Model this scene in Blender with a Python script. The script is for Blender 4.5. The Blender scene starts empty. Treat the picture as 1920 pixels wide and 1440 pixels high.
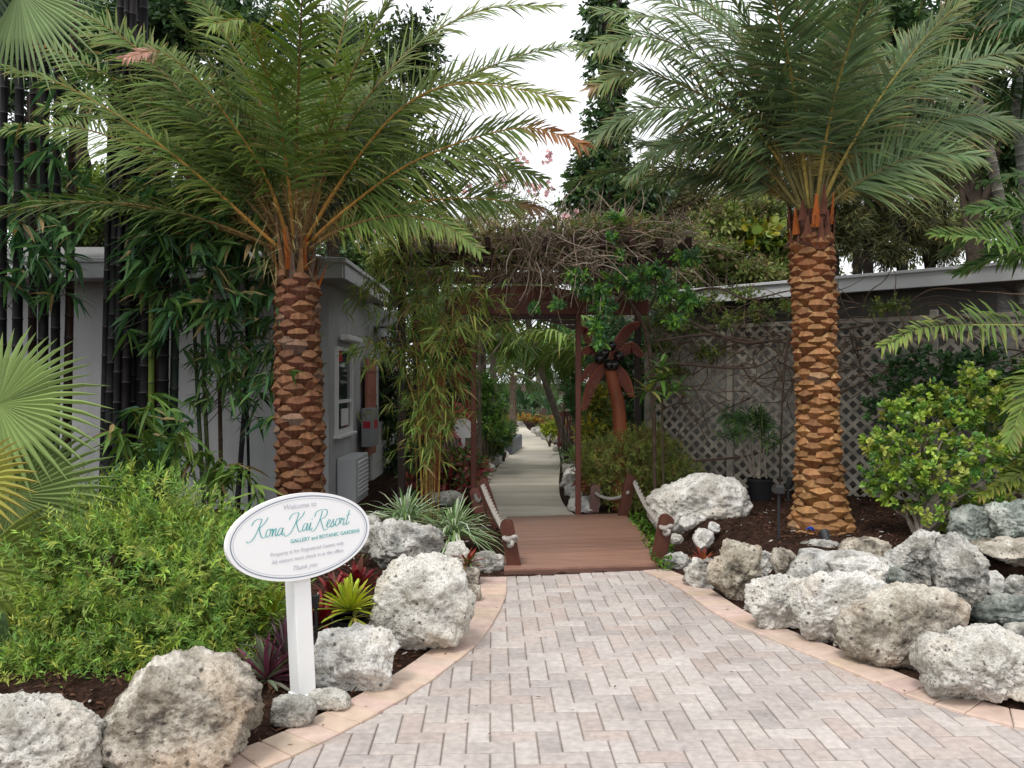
import bpy, math, random
import numpy as np
from mathutils import Vector, Matrix, noise

random.seed(7)
SC = bpy.context.scene
COL = SC.collection
PI = math.pi
# ------------------------------------------------------------------ camera geometry
F, CX, HY, H = 1500.0, 960.0, 715.0, 1.55
Z = np.array((0., 0., 1.))


def P(px, py, Y):
    return np.array(((px - CX) / F * Y, Y, H - (py - HY) / F * Y))


def G(px, py, z=0.0):
    Y = F * (H - z) / (py - HY)
    return np.array(((px - CX) / F * Y, Y, z))


def nz(v):
    v = np.asarray(v, float)
    n = np.linalg.norm(v, axis=-1, keepdims=True)
    return v / np.maximum(n, 1e-9)


# ------------------------------------------------------------------ object helpers
ORG = {}


def tag(o, label=None, cat=None, group=None, kind=None):
    if label: o['label'] = label
    if cat: o['category'] = cat
    if group: o['group'] = group
    if kind: o['kind'] = kind
    return o


def thing(name, label, cat, loc, group=None):
    o = bpy.data.objects.new(name, None)
    o.empty_display_size = .1
    COL.objects.link(o)
    o.location = tuple(float(a) for a in loc)
    ORG[o.name] = np.array(loc, float)
    return tag(o, label, cat, group)


class MB:
    def __init__(s):
        s.v = []; s.f = []; s.c = []; s.n = 0

    def add(s, verts, faces, col=(.5, .5, .5), mat=0):
        verts = np.asarray(verts, float).reshape(-1, 3)
        n = len(verts)
        col = np.asarray(col, float)
        if col.ndim == 1: col = np.tile(col, (n, 1))
        s.v.append(verts); s.c.append(col)
        if isinstance(faces, np.ndarray):
            s.f.append((faces + s.n, mat))
        else:
            by = {}
            for f in faces: by.setdefault(len(f), []).append(f)
            for k, fs in by.items(): s.f.append((np.array(fs) + s.n, mat))
        s.n += n

    def box(s, c, size, R=None, col=(.5, .5, .5), mat=0, bev=0.0):
        hx, hy, hz = np.array(size) / 2.
        b = min(bev, hx * .9, hy * .9, hz * .9)
        R = np.eye(3) if R is None else np.array(R)
        if b <= 0:
            v = np.array([(x, y, z) for x in (-hx, hx) for y in (-hy, hy) for z in (-hz, hz)])
            f = [(0, 1, 3, 2), (4, 6, 7, 5), (0, 4, 5, 1), (2, 3, 7, 6), (0, 2, 6, 4), (1, 5, 7, 3)]
        else:
            v = []; f = []
            idx = {}
            for x in (-1, 1):
                for y in (-1, 1):
                    for z in (-1, 1):
                        for ax in range(3):
                            p = [x * (hx - b), y * (hy - b), z * (hz - b)]
                            p[ax] = (x, y, z)[ax] * (hx, hy, hz)[ax]
                            idx[(x, y, z, ax)] = len(v); v.append(p)
            for ax in range(3):
                o1, o2 = [(1, 2), (2, 0), (0, 1)][ax]
                for sg in (-1, 1):
                    q = []
                    for a_, b_ in ((-1, -1), (1, -1), (1, 1), (-1, 1)):
                        k = [0, 0, 0]; k[ax] = sg; k[o1] = a_; k[o2] = b_
                        q.append(idx[(k[0], k[1], k[2], ax)])
                    f.append(tuple(q if sg > 0 else q[::-1]))
            for ax in range(3):
                o1, o2 = [(1, 2), (2, 0), (0, 1)][ax]
                for a_ in (-1, 1):
                    for b_ in (-1, 1):
                        k0 = [0, 0, 0]; k0[ax] = -1; k0[o1] = a_; k0[o2] = b_
                        k1 = list(k0); k1[ax] = 1
                        f.append((idx[(*k0, o1)], idx[(*k1, o1)], idx[(*k1, o2)], idx[(*k0, o2)]))
            for x in (-1, 1):
                for y in (-1, 1):
                    for z in (-1, 1):
                        f.append(tuple(idx[(x, y, z, a)] for a in range(3)))
            v = np.array(v)
        s.add(v @ R.T + np.array(c), f, col, mat)

    def bar(s, a, b, w, h, col=(.5, .5, .5), mat=0, up=Z, bev=0.0):
        a = np.array(a, float); b = np.array(b, float)
        d = b - a; L = np.linalg.norm(d); d = d / L
        u = np.array(up, float)
        if abs(d @ u) > .98: u = np.array((0, 1., 0))
        sd = nz(np.cross(d, u)); uu = np.cross(sd, d)
        s.box((a + b) / 2, (L, w, h), np.stack([d, -sd, uu], 1), col, mat, bev)

    def tube(s, pts, rad, sides=6, col=(.5, .5, .5), mat=0, caps=True):
        pts = np.asarray(pts, float); n = len(pts)
        rad = np.broadcast_to(np.asarray(rad, float), (n,))
        T = nz(np.gradient(pts, axis=0))
        ref = np.array((1., 0, 0)) if abs(T[0][0]) < .8 else np.array((0, 1., 0))
        N = nz(np.cross(T[0], ref)); ring = []
        a = np.arange(sides) * 2 * PI / sides
        for i in range(n):
            N = nz(N - (N @ T[i]) * T[i]); B = np.cross(T[i], N)
            ring.append(pts[i] + rad[i] * (np.cos(a)[:, None] * N + np.sin(a)[:, None] * B))
        v = np.concatenate(ring)
        i = np.arange(n - 1)[:, None] * sides; j = np.arange(sides)[None, :]; j2 = (j + 1) % sides
        f = np.stack([i + j, i + j2, i + sides + j2, i + sides + j], -1).reshape(-1, 4)
        col = np.asarray(col, float)
        if col.ndim == 2 and len(col) == n: col = np.repeat(col, sides, 0)
        k = s.n
        s.add(v, f, col, mat)
        if caps:
            s.f.append((np.array([list(range(sides))[::-1]]) + k, mat))
            s.f.append((np.array([list(range(sides))]) + k + (n - 1) * sides, mat))

    def extrude(s, poly, vec, col=(.5, .5, .5), mat=0):
        p = np.asarray(poly, float); n = len(p)
        v = np.concatenate([p, p + np.array(vec)])
        f = [tuple(range(n))[::-1], tuple(range(n, 2 * n))] + [(i, (i + 1) % n, n + (i + 1) % n, n + i) for i in range(n)]
        s.add(v, f, col, mat)

    def leaves(s, base, d, nrm, L, W, col, bend=0., prof=((0, .25), (.35, 1), (.7, .7), (1, .04)), fold=0., mat=0, tipcol=None):
        base = np.asarray(base, float); n = len(base)
        if n == 0: return
        d = nz(d); side = nz(np.cross(d, nrm)); nrm = np.cross(side, d)
        L = np.broadcast_to(np.asarray(L, float), (n,))[:, None]; W = np.broadcast_to(np.asarray(W, float), (n,))[:, None]
        bend = np.broadcast_to(np.asarray(bend, float), (n,))[:, None]
        col = np.asarray(col, float)
        if col.ndim == 1: col = np.tile(col, (n, 1))
        rows = []; cols = []
        for t, w in prof:
            p = base + d * (L * t) - Z * (bend * L * t * t)
            c = col if tipcol is None else col * (1 - t ** 3) + np.asarray(tipcol) * t ** 3
            if fold:
                rows += [p - side * W * w / 2 + nrm * fold * W * w, p, p + side * W * w / 2 + nrm * fold * W * w]; cols += [c] * 3
            else:
                rows += [p - side * W * w / 2, p + side * W * w / 2]; cols += [c] * 2
        m = 3 if fold else 2
        k = len(prof)
        v = np.stack(rows, 1).reshape(-1, 3); c = np.stack(cols, 1).reshape(-1, 3)
        q = []
        for i in range(k - 1):
            for j in range(m - 1):
                q.append((i * m + j, i * m + j + 1, (i + 1) * m + j + 1, (i + 1) * m + j))
        q = np.array(q)[None] + (np.arange(n) * (k * m))[:, None, None]
        s.add(v, q.reshape(-1, 4), c, mat)

    def build(s, name, mats, parent=None, smooth=False, loc=None):
        if not isinstance(mats, (list, tuple)): mats = [mats]
        v = np.concatenate(s.v); c = np.concatenate(s.c)
        if parent is not None:
            org = ORG[parent.name]
        else:
            org = np.array(loc, float) if loc is not None else np.array([(v[:, 0].min() + v[:, 0].max()) / 2, (v[:, 1].min() + v[:, 1].max()) / 2, v[:, 2].min()])
        me = bpy.data.meshes.new(name)
        lv = np.concatenate([f.reshape(-1) for f, _ in s.f]).astype(np.int32)
        tot = np.concatenate([np.full(len(f), f.shape[1]) for f, _ in s.f]).astype(np.int32)
        mi = np.concatenate([np.full(len(f), m) for f, m in s.f]).astype(np.int32)
        st = np.concatenate([[0], np.cumsum(tot)[:-1]]).astype(np.int32)
        me.vertices.add(len(v)); me.vertices.foreach_set('co', (v - org).astype(np.float32).reshape(-1))
        me.loops.add(len(lv)); me.loops.foreach_set('vertex_index', lv)
        me.polygons.add(len(tot)); me.polygons.foreach_set('loop_start', st); me.polygons.foreach_set('loop_total', tot)
        me.polygons.foreach_set('material_index', mi)
        me.polygons.foreach_set('use_smooth', np.full(len(tot), bool(smooth)))
        for m in mats: me.materials.append(m)
        at = me.color_attributes.new('Col', 'FLOAT_COLOR', 'POINT')
        at.data.foreach_set('color', np.concatenate([c, np.ones((len(c), 1))], 1).astype(np.float32).reshape(-1))
        me.update(calc_edges=True); me.validate()
        o = bpy.data.objects.new(name, me); COL.objects.link(o)
        if parent is not None:
            o.parent = parent
        else:
            o.location = tuple(float(a) for a in org)
        ORG[o.name] = org
        return o


# ------------------------------------------------------------------ materials
def new_mat(name):
    m = bpy.data.materials.new(name); m.use_nodes = True
    nt = m.node_tree; nt.nodes.clear()
    return m, nt, nt.nodes, nt.links


def N(nt, typ, **kw):
    n = nt.nodes.new(typ)
    for k, v in kw.items():
        if k in n.inputs.keys(): n.inputs[k].default_value = v
        else: setattr(n, k, v)
    return n


def ramp(nt, stops, fac):
    r = nt.nodes.new('ShaderNodeValToRGB')
    e = r.color_ramp.elements
    while len(e) < len(stops): e.new(.5)
    for i, (p, c) in enumerate(stops):
        e[i].position = p; e[i].color = (*c, 1) if not np.isscalar(c) else (c, c, c, 1)
    nt.links.new(fac, r.inputs['Fac'])
    return r.outputs['Color']


def mixc(nt, fac, a, b, mode='MIX'):
    m = nt.nodes.new('ShaderNodeMix'); m.data_type = 'RGBA'; m.blend_type = mode
    for sock, val in ((m.inputs['Factor'], fac), (m.inputs[6], a), (m.inputs[7], b)):
        if hasattr(val, 'node'): nt.links.new(val, sock)
        else: sock.default_value = val if np.isscalar(val) else (*val, 1)
    return m.outputs[2]


def finish(m, nt, col, rough=.6, spec=.3, bump=None, bstr=.3, bdist=.01, transl=0., coat=0.):
    p = N(nt, 'ShaderNodeBsdfPrincipled')
    if hasattr(col, 'node'): nt.links.new(col, p.inputs['Base Color'])
    else: p.inputs['Base Color'].default_value = (*col, 1)
    if hasattr(rough, 'node'): nt.links.new(rough, p.inputs['Roughness'])
    else: p.inputs['Roughness'].default_value = rough
    p.inputs['Specular IOR Level'].default_value = spec
    if coat: p.inputs['Coat Weight'].default_value = coat
    if bump is not None:
        b = N(nt, 'ShaderNodeBump', Strength=bstr, Distance=bdist)
        nt.links.new(bump, b.inputs['Height']); nt.links.new(b.outputs[0], p.inputs['Normal'])
    out = N(nt, 'ShaderNodeOutputMaterial')
    if transl:
        t = N(nt, 'ShaderNodeBsdfTranslucent')
        if hasattr(col, 'node'):
            h = N(nt, 'ShaderNodeHueSaturation', Saturation=1.15, Value=1.5)
            nt.links.new(col, h.inputs['Color']); nt.links.new(h.outputs[0], t.inputs['Color'])
        mx = N(nt, 'ShaderNodeMixShader', Fac=transl)
        nt.links.new(p.outputs[0], mx.inputs[1]); nt.links.new(t.outputs[0], mx.inputs[2])
        nt.links.new(mx.outputs[0], out.inputs[0])
    else:
        nt.links.new(p.outputs[0], out.inputs[0])
    return m


def mat_attr(name, rough=.5, spec=.3, transl=0., nscale=0., namt=.3, bstr=0., bscale=60., bdist=.005, stretch=None, big=0., bamt=.2):
    m, nt, nd, lk = new_mat(name)
    a = N(nt, 'ShaderNodeAttribute', attribute_name='Col')
    col = a.outputs['Color']; bump = None
    if nscale or bstr:
        tc = N(nt, 'ShaderNodeTexCoord'); vec = tc.outputs['Object']
        if stretch:
            mp = N(nt, 'ShaderNodeMapping'); mp.inputs['Scale'].default_value = stretch
            lk.new(vec, mp.inputs[0]); vec = mp.outputs[0]
    if nscale:
        n = N(nt, 'ShaderNodeTexNoise', Scale=nscale, Detail=6.); lk.new(vec, n.inputs['Vector'])
        g = ramp(nt, [(.25, 1 - namt), (.75, 1 + namt * .6)], n.outputs['Fac'])
        col = mixc(nt, 1., col, g, 'MULTIPLY')
    if big:
        n3 = N(nt, 'ShaderNodeTexNoise', Scale=big, Detail=9., Roughness=.65); lk.new(vec, n3.inputs['Vector'])
        col = mixc(nt, 1., col, ramp(nt, [(.34, 1 - bamt), (.52, 1.), (.7, 1.04)], n3.outputs['Fac']), 'MULTIPLY')
    if bstr:
        n2 = N(nt, 'ShaderNodeTexNoise', Scale=bscale, Detail=8.); lk.new(vec, n2.inputs['Vector']); bump = n2.outputs['Fac']
    return finish(m, nt, col, rough, spec, bump, bstr or .3, bdist, transl)


def rock_mat(name, dark, mid, light, tint, lo=.3, hi=.62, scale=5., bstr=.9):
    m, nt, nd, lk = new_mat(name)
    tc = N(nt, 'ShaderNodeTexCoord'); vec = tc.outputs['Object']
    n1 = N(nt, 'ShaderNodeTexNoise', Scale=scale, Detail=10., Roughness=.68); lk.new(vec, n1.inputs['Vector'])
    c = ramp(nt, [(lo, dark), ((lo + hi) / 2, mid), (hi, light)], n1.outputs['Fac'])
    n2 = N(nt, 'ShaderNodeTexNoise', Scale=scale * .55, Detail=5.); lk.new(vec, n2.inputs['Vector'])
    c = mixc(nt, ramp(nt, [(.48, 0.), (.68, .75)], n2.outputs['Fac']), c, tint)
    v = N(nt, 'ShaderNodeTexVoronoi', Scale=scale * 9); lk.new(vec, v.inputs['Vector'])
    n3 = N(nt, 'ShaderNodeTexNoise', Scale=scale * 2.3, Detail=3.); lk.new(vec, n3.inputs['Vector'])
    pore = ramp(nt, [(.10, 1.), (.24, 0.)], v.outputs['Distance'])
    sel = ramp(nt, [(.5, 0.), (.6, 1.)], n3.outputs['Fac'])
    pm = mixc(nt, 1., pore, sel, 'MULTIPLY')
    c = mixc(nt, pm, c, tuple(x * .55 for x in dark))
    v2 = N(nt, 'ShaderNodeTexVoronoi', Scale=scale * 3.6); lk.new(vec, v2.inputs['Vector'])
    n5 = N(nt, 'ShaderNodeTexNoise', Scale=scale * 1.1, Detail=4.); lk.new(vec, n5.inputs['Vector'])
    pm2 = mixc(nt, 1., ramp(nt, [(.14, 1.), (.30, 0.)], v2.outputs['Distance']), ramp(nt, [(.48, 0.), (.58, .9)], n5.outputs['Fac']), 'MULTIPLY')
    c = mixc(nt, pm2, c, tuple(x * .8 for x in dark))
    n4 = N(nt, 'ShaderNodeTexNoise', Scale=scale * 14, Detail=8., Roughness=.75); lk.new(vec, n4.inputs['Vector'])
    c = mixc(nt, 1., c, ramp(nt, [(.34, .60), (.58, 1.08)], n4.outputs['Fac']), 'MULTIPLY')
    n6 = N(nt, 'ShaderNodeTexNoise', Scale=1.9, Detail=5., Roughness=.6); lk.new(vec, n6.inputs['Vector'])
    c = mixc(nt, 1., c, ramp(nt, [(.36, (.55, .53, .48)), (.50, (1., 1., 1.)), (.66, (1.03, 1.02, 1.))], n6.outputs['Fac']), 'MULTIPLY')
    oi = N(nt, 'ShaderNodeObjectInfo')
    c = mixc(nt, 1., c, ramp(nt, [(0., (.86, .84, .79)), (.5, (1., .985, .96)), (1., (1.03, 1.03, 1.03))], oi.outputs['Random']), 'MULTIPLY')
    hgt = mixc(nt, .35, n4.outputs['Fac'], ramp(nt, [(.05, 0.), (.3, 1.)], v.outputs['Distance']))
    return finish(m, nt, c, .92, .15, hgt, bstr, .03)


def flat(name, col, rough=.5, spec=.3, nscale=3., namt=.12, bstr=.0, bscale=80., stretch=None, bdist=.004):
    m, nt, nd, lk = new_mat(name)
    tc = N(nt, 'ShaderNodeTexCoord'); vec = tc.outputs['Object']
    if stretch:
        mp = N(nt, 'ShaderNodeMapping'); mp.inputs['Scale'].default_value = stretch
        lk.new(vec, mp.inputs[0]); vec = mp.outputs[0]
    n = N(nt, 'ShaderNodeTexNoise', Scale=nscale, Detail=7.); lk.new(vec, n.inputs['Vector'])
    c = mixc(nt, 1., col, ramp(nt, [(.3, 1 - namt), (.7, 1 + namt * .5)], n.outputs['Fac']), 'MULTIPLY')
    bump = None
    if bstr:
        n2 = N(nt, 'ShaderNodeTexNoise', Scale=bscale, Detail=8.); lk.new(vec, n2.inputs['Vector']); bump = n2.outputs['Fac']
    return finish(m, nt, c, rough, spec, bump, bstr or .3, bdist)


M = {}
M['leaf'] = mat_attr('leaf', .5, .2, .2)
M['leaf_matte'] = mat_attr('leaf_matte', .6, .2, .25)
M['leaf_gloss'] = mat_attr('leaf_gloss', .36, .32, .2)
M['stem'] = mat_attr('stem', .7, .2, 0, 25., .4)
M['bark'] = mat_attr('bark', .9, .1, 0, 9., .5, .8, 30., .02)
M['boot'] = mat_attr('boot', .75, .2, 0, 30., .45, .6, 60., .01, (1, 1, .35))
M['culm'] = mat_attr('culm', .55, .12, 0, 6., .5)
M['brick'] = mat_attr('brick', .85, .15, 0, 28., .22, .35, 140., .003, None, 1.3, .20)
M['border'] = mat_attr('border', .85, .15, 0, 14., .16, .3, 140., .003, None, 1.6, .22)
M['mulch'] = mat_attr('mulch', .95, .08, 0, 45., .6, 1., 90., .03)
M['chip'] = mat_attr('chip', .95, .08, 0, 60., .4)
M['deck'] = mat_attr('deck', .42, .35, 0, 5., .3, .35, 40., .003, (.5, 9, 1))
M['redwood'] = mat_attr('redwood', .5, .3, 0, 6., .45, .3, 50., .003, (1, 1, .3))
M['rope'] = mat_attr('rope', .9, .1, 0, 60., .35, .5, 120., .004)
M['rock_white'] = rock_mat('rock_white', (.12, .115, .11), (.66, .64, .61), (.90, .885, .85), (.70, .63, .52), .33, .50, 6.)
M['rock_grey'] = rock_mat('rock_grey', (.07, .07, .068), (.42, .415, .395), (.76, .75, .72), (.55, .49, .40), .33, .56, 6.)
M['rock_tan'] = rock_mat('rock_tan', (.08, .07, .06), (.50, .455, .385), (.82, .78, .70), (.46, .30, .18), .34, .60, 5.)
M['rock_green'] = rock_mat('rock_green', (.06, .085, .08), (.36, .40, .37), (.62, .62, .57), (.17, .34, .29), .32, .60, 4.)
M['white'] = flat('white_paint', (.80, .80, .79), .4, .4, 2., .05)
M['signface'] = flat('sign_face', (.86, .86, .86), .35, .4, 2., .02)
M['teal'] = flat('sign_teal', (.10, .42, .42), .5, .3, 4., .05)
M['palegrey'] = flat('sign_grey', (.55, .55, .60), .5, .3, 4., .05)
M['greyline'] = flat('sign_line', (.20, .24, .32), .5, .3, 4., .05)
M['stucco'] = flat('stucco', (.42, .43, .435), .9, .1, 1.3, .26, .35, 90., None, .004)
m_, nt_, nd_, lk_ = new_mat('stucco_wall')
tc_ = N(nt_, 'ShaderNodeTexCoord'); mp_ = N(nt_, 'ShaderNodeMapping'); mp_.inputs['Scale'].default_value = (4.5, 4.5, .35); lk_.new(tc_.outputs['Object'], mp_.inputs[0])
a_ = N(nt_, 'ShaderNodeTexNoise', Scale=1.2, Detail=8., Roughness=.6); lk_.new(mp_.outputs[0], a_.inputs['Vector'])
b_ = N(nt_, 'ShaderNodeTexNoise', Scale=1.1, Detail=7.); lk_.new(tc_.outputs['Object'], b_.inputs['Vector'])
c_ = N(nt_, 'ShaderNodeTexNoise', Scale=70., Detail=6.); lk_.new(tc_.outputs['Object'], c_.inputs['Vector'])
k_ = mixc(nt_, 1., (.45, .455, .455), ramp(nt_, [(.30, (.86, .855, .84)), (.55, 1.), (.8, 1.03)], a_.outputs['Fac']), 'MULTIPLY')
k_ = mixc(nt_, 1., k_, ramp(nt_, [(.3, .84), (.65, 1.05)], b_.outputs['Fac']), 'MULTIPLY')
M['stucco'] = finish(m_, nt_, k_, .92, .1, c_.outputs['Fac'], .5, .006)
M['fascia'] = flat('fascia', (.56, .57, .58), .6, .25, 1.5, .10)
M['stucco_tan'] = flat('stucco_tan', (.155, .15, .14), .9, .1, 1.1, .2, .35, 90.)
M['roofing'] = flat('roofing', (.17, .17, .165), .95, .1, 30., .3, .5, 60.)
M['glass'] = flat('glass', (.03, .035, .04), .08, .6, 2., .1)
M['salmon'] = flat('salmon', (.42, .17, .12), .6, .3, 8., .2)
M['red'] = flat('red_paint', (.50, .03, .04), .5, .3, 6., .1)
M['lattice'] = flat('lattice', (.38, .345, .285), .85, .15, 7., .45, .3, 60.)
M['blackplastic'] = flat('black_plastic', (.012, .013, .015), .45, .4, 5., .2)
M['darkmetal'] = flat('dark_metal', (.02, .02, .022), .5, .4, 5., .2)
M['greymetal'] = flat('grey_metal', (.30, .31, .32), .45, .5, 5., .2)
M['granite'] = flat('granite', (.12, .13, .15), .6, .3, 60., .35)
M['coconut'] = flat('coconut', (.012, .008, .008), .25, .5, 10., .3)
M['pinkflower'] = mat_attr('petal', .6, .2, .25)
# ------------------------------------------------------------------ camera, sky, sun
cam = bpy.data.cameras.new('camera'); co = bpy.data.objects.new('camera', cam); COL.objects.link(co)
co.location = (0, 0, H); co.rotation_euler = (PI / 2, 0, 0)
cam.sensor_width = 36; cam.lens = F / 1920 * 36; cam.shift_y = -5 / 1920; cam.clip_end = 2000; cam.clip_start = .05
SC.camera = co
W = bpy.data.worlds.new('World'); SC.world = W; W.use_nodes = True
nt = W.node_tree; nt.nodes.clear()
SUN_EL, SUN_AZ = math.radians(58), math.radians(-150)     # azimuth measured from +Y towards +X: behind the camera, to the left
sky = N(nt, 'ShaderNodeTexSky', sky_type='NISHITA', sun_disc=False, sun_elevation=SUN_EL, sun_rotation=SUN_AZ, air_density=1.0, dust_density=3.0, ozone_density=1.0)
hs = N(nt, 'ShaderNodeHueSaturation', Saturation=.18, Value=1.0)
nt.links.new(sky.outputs[0], hs.inputs['Color'])
# an even overcast layer over the clear sky
ov = mixc(nt, .6, hs.outputs[0], (9.5, 9.7, 10.0))
bg = N(nt, 'ShaderNodeBackground', Strength=.13); nt.links.new(ov, bg.inputs['Color'])
wo = N(nt, 'ShaderNodeOutputWorld'); nt.links.new(bg.outputs[0], wo.inputs[0])
sl = bpy.data.lights.new('sun', 'SUN'); so = bpy.data.objects.new('sun', sl); COL.objects.link(so)
sl.energy = 1.3; sl.angle = math.radians(14); sl.color = (1, .96, .9)
sd = np.array((math.sin(SUN_AZ) * math.cos(SUN_EL), math.cos(SUN_AZ) * math.cos(SUN_EL), math.sin(SUN_EL)))
so.rotation_euler = Vector(sd).to_track_quat('Z', 'Y').to_euler(); so.location = tuple(sd * 30)
SC.view_settings.view_transform = 'Standard'; SC.view_settings.look = 'None'; SC.view_settings.gamma = 1
SC.view_settings.exposure = 0.52
SC.cycles.max_bounces = 8; SC.cycles.diffuse_bounces = 4; SC.cycles.glossy_bounces = 3; SC.cycles.transmission_bounces = 4
SC.cycles.transparent_max_bounces = 8; SC.cycles.use_denoising = True

# ------------------------------------------------------------------ ground layout
def cat(ctrl, n):
    c = np.asarray(ctrl, float)
    c = np.vstack([2 * c[0] - c[1], c, 2 * c[-1] - c[-2]])
    m = len(c) - 3
    out = []
    for t in np.linspace(0, m, n):
        i = min(int(t), m - 1); u = t - i
        p0, p1, p2, p3 = c[i:i + 4]
        out.append(.5 * ((2 * p1) + (-p0 + p2) * u + (2 * p0 - 5 * p1 + 4 * p2 - p3) * u * u + (-p0 + 3 * p1 - 3 * p2 + p3) * u ** 3))
    return np.array(out)


LB = cat([G(x, y)[:2] for x, y in ((900, 1084), (887, 1130), (843, 1190), (780, 1240), (690, 1297), (560, 1362), (440, 1412), (340, 1440))] + [(-2.0, 2.75), (-3.2, 2.2), (-4.6, 1.9)], 160)
RB = cat([G(x, y)[:2] for x, y in ((1250, 1068), (1325, 1102), (1400, 1150), (1500, 1192), (1620, 1238), (1740, 1286), (1850, 1320), (1925, 1337))] + [(3.3, 3.35), (4.3, 3.0), (5.6, 2.8)], 160)
poly = np.vstack([LB[::-1], RB, [(5.6, -3.), (-4.6, -3.)]])


def inside(pl, x, y):
    c = np.zeros(x.shape, bool); n = len(pl)
    for i in range(n):
        x1, y1 = pl[i]; x2, y2 = pl[(i + 1) % n]
        if y1 == y2: continue
        k = ((y1 > y) != (y2 > y)) & (x < (x2 - x1) * (y - y1) / (y2 - y1) + x1)
        c ^= k
    return c


def dist(pl, x, y, closed=False):
    d = np.full(x.shape, 1e9)
    for i in range(len(pl) - (0 if closed else 1)):
        a = pl[i]; b = pl[(i + 1) % len(pl)]; ab = b - a; l2 = max(ab @ ab, 1e-12)
        t = np.clip(((x - a[0]) * ab[0] + (y - a[1]) * ab[1]) / l2, 0, 1)
        d = np.minimum(d, np.hypot(x - a[0] - t * ab[0], y - a[1] - t * ab[1]))
    return d


def sst(a, b, x):
    t = np.clip((x - a) / (b - a), 0, 1); return t * t * (3 - 2 * t)


PL = [(930, 985), (925, 945), (917, 900), (943, 863), (965, 842), (976, 824), (967, 811), (958, 803)]
PR = [(1120, 985), (1075, 962), (1053, 937), (1048, 905), (1050, 862), (1040, 834), (1008, 817), (992, 806)]
pl_ = cat([G(*p)[:2] for p in PL] + [(-1.6, 30.5), (-5, 33)], 90); pr_ = cat([G(*p)[:2] for p in PR] + [(-.2, 32.2), (-5, 36)], 90)
pathpoly = np.vstack([pl_, pr_[::-1]])
POND = np.array((3.38, 4.98)); POND_R = np.array((1.02, .92))


def ground_z(x, y):
    ip = inside(poly, x, y); d = dist(np.vstack([LB[::-1], RB]), x, y)
    dd = np.where(ip, -d, d)
    z = -.06 + .07 * sst(-.05, .02, dd)
    left = .10 * sst(.0, .7, dd) * (x < .2) * sst(9.6, 8.5, y)
    right = .27 * sst(.25, .75, dd) * sst(1.45, 1.85, x - np.maximum(0, (y - 7.2)) * .0) * (y < 14) * sst(12.5, 11., y)
    z = z + left + right
    ipath = inside(pathpoly, x, y); dp = dist(np.vstack([pl_, pr_[::-1]]), x, y)
    z = np.where(ipath, -.05, np.where(dp < .1, np.minimum(z, -.05 + dp * .9), z))
    dk = sst(1.0, .6, np.maximum(np.abs(x - .52) / .8, np.abs(y - 7.8) / 1.35))
    z = z - .12 * dk
    q = np.hypot((x - POND[0]) / POND_R[0], (y - POND[1]) / POND_R[1])
    z = z - (.55 + np.clip(z, 0, 1)) * sst(1.15, .75, q)
    return z


def lin(a, b, s): return np.arange(a, b, s)


xs = np.unique(np.round(np.concatenate([[-300, -120, -60, -40, -30, -22], lin(-16, -5, .5), lin(-5, 5, .06), lin(5, 16, .5), [22, 30, 40, 60, 120, 300]]), 3))
ys = np.unique(np.round(np.concatenate([[-60, -30, -15, -8, -4], lin(-2, 2, .4), lin(2, 10, .06), lin(10, 36, .3), [40, 50, 70, 120, 300, 600]]), 3))
gx, gy = np.meshgrid(xs, ys)
gz = ground_z(gx.ravel(), gy.ravel())
rs = np.random.RandomState(3)
near = (np.abs(gx.ravel()) < 5) & (gy.ravel() > 2) & (gy.ravel() < 10)
gz = gz + near * (rs.rand(gz.size) - .5) * .022
nx, ny = len(xs), len(ys)
idx = np.arange(nx * ny).reshape(ny, nx)
fq = np.stack([idx[:-1, :-1], idx[:-1, 1:], idx[1:, 1:], idx[1:, :-1]], -1).reshape(-1, 4)
mb = MB()
gc = np.array((.050, .027, .019)) * (.65 + .7 * rs.rand(gz.size, 1))
mb.add(np.stack([gx.ravel(), gy.ravel(), gz], 1), fq, gc)
tag(mb.build('mulch_ground', M['mulch'], smooth=True, loc=(0, 0, 0)), kind='structure')

# loose chips and pebbles on the mulch beds (nobody could count them)
mb = MB()
n = 9000
cx = np.concatenate([rs.uniform(-3.2, -.1, n), rs.uniform(1.5, 4.6, n)]); cy = rs.uniform(2.9, 8.6, 2 * n)
ok = ~inside(poly, cx, cy)
cx, cy = cx[ok], cy[ok]
cz = ground_z(cx, cy); ok = cz > -.02; cx, cy, cz = cx[ok], cy[ok], cz[ok]
m_ = len(cx)
a = rs.uniform(0, 2 * PI, m_); t = rs.normal(0, .35, m_)
d = np.stack([np.cos(a) * np.cos(t), np.sin(a) * np.cos(t), np.sin(t)], 1)
pale = (rs.rand(m_, 1) < .05)
cc = np.array((.075, .038, .024)) * (.4 + 1.1 * rs.rand(m_, 1)) * (1 - pale) + pale * np.array((.38, .35, .31))
mb.leaves(np.stack([cx, cy, cz + .012], 1), d, nz(rs.normal(0, .5, (m_, 3)) + Z), rs.uniform(.015, .05, m_), rs.uniform(.006, .016, m_), cc, 0, ((0, .6), (.5, 1), (1, .5)))
tag(mb.build('mulch_chips', M['chip'], loc=(0, 0, 0)), 'dark brown bark chips and pale grit scattered over the beds', 'mulch', kind='stuff')

# ------------------------------------------------------------------ brick paving
mb = MB()
cell = .1015; ang = math.radians(1.5); ca, sa = math.cos(ang), math.sin(ang)
# inner line of the border: offset the border centre
def offset(pl, dlt):
    t = nz(np.gradient(pl, axis=0)); return pl + np.stack([-t[:, 1], t[:, 0]], 1) * dlt


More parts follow.
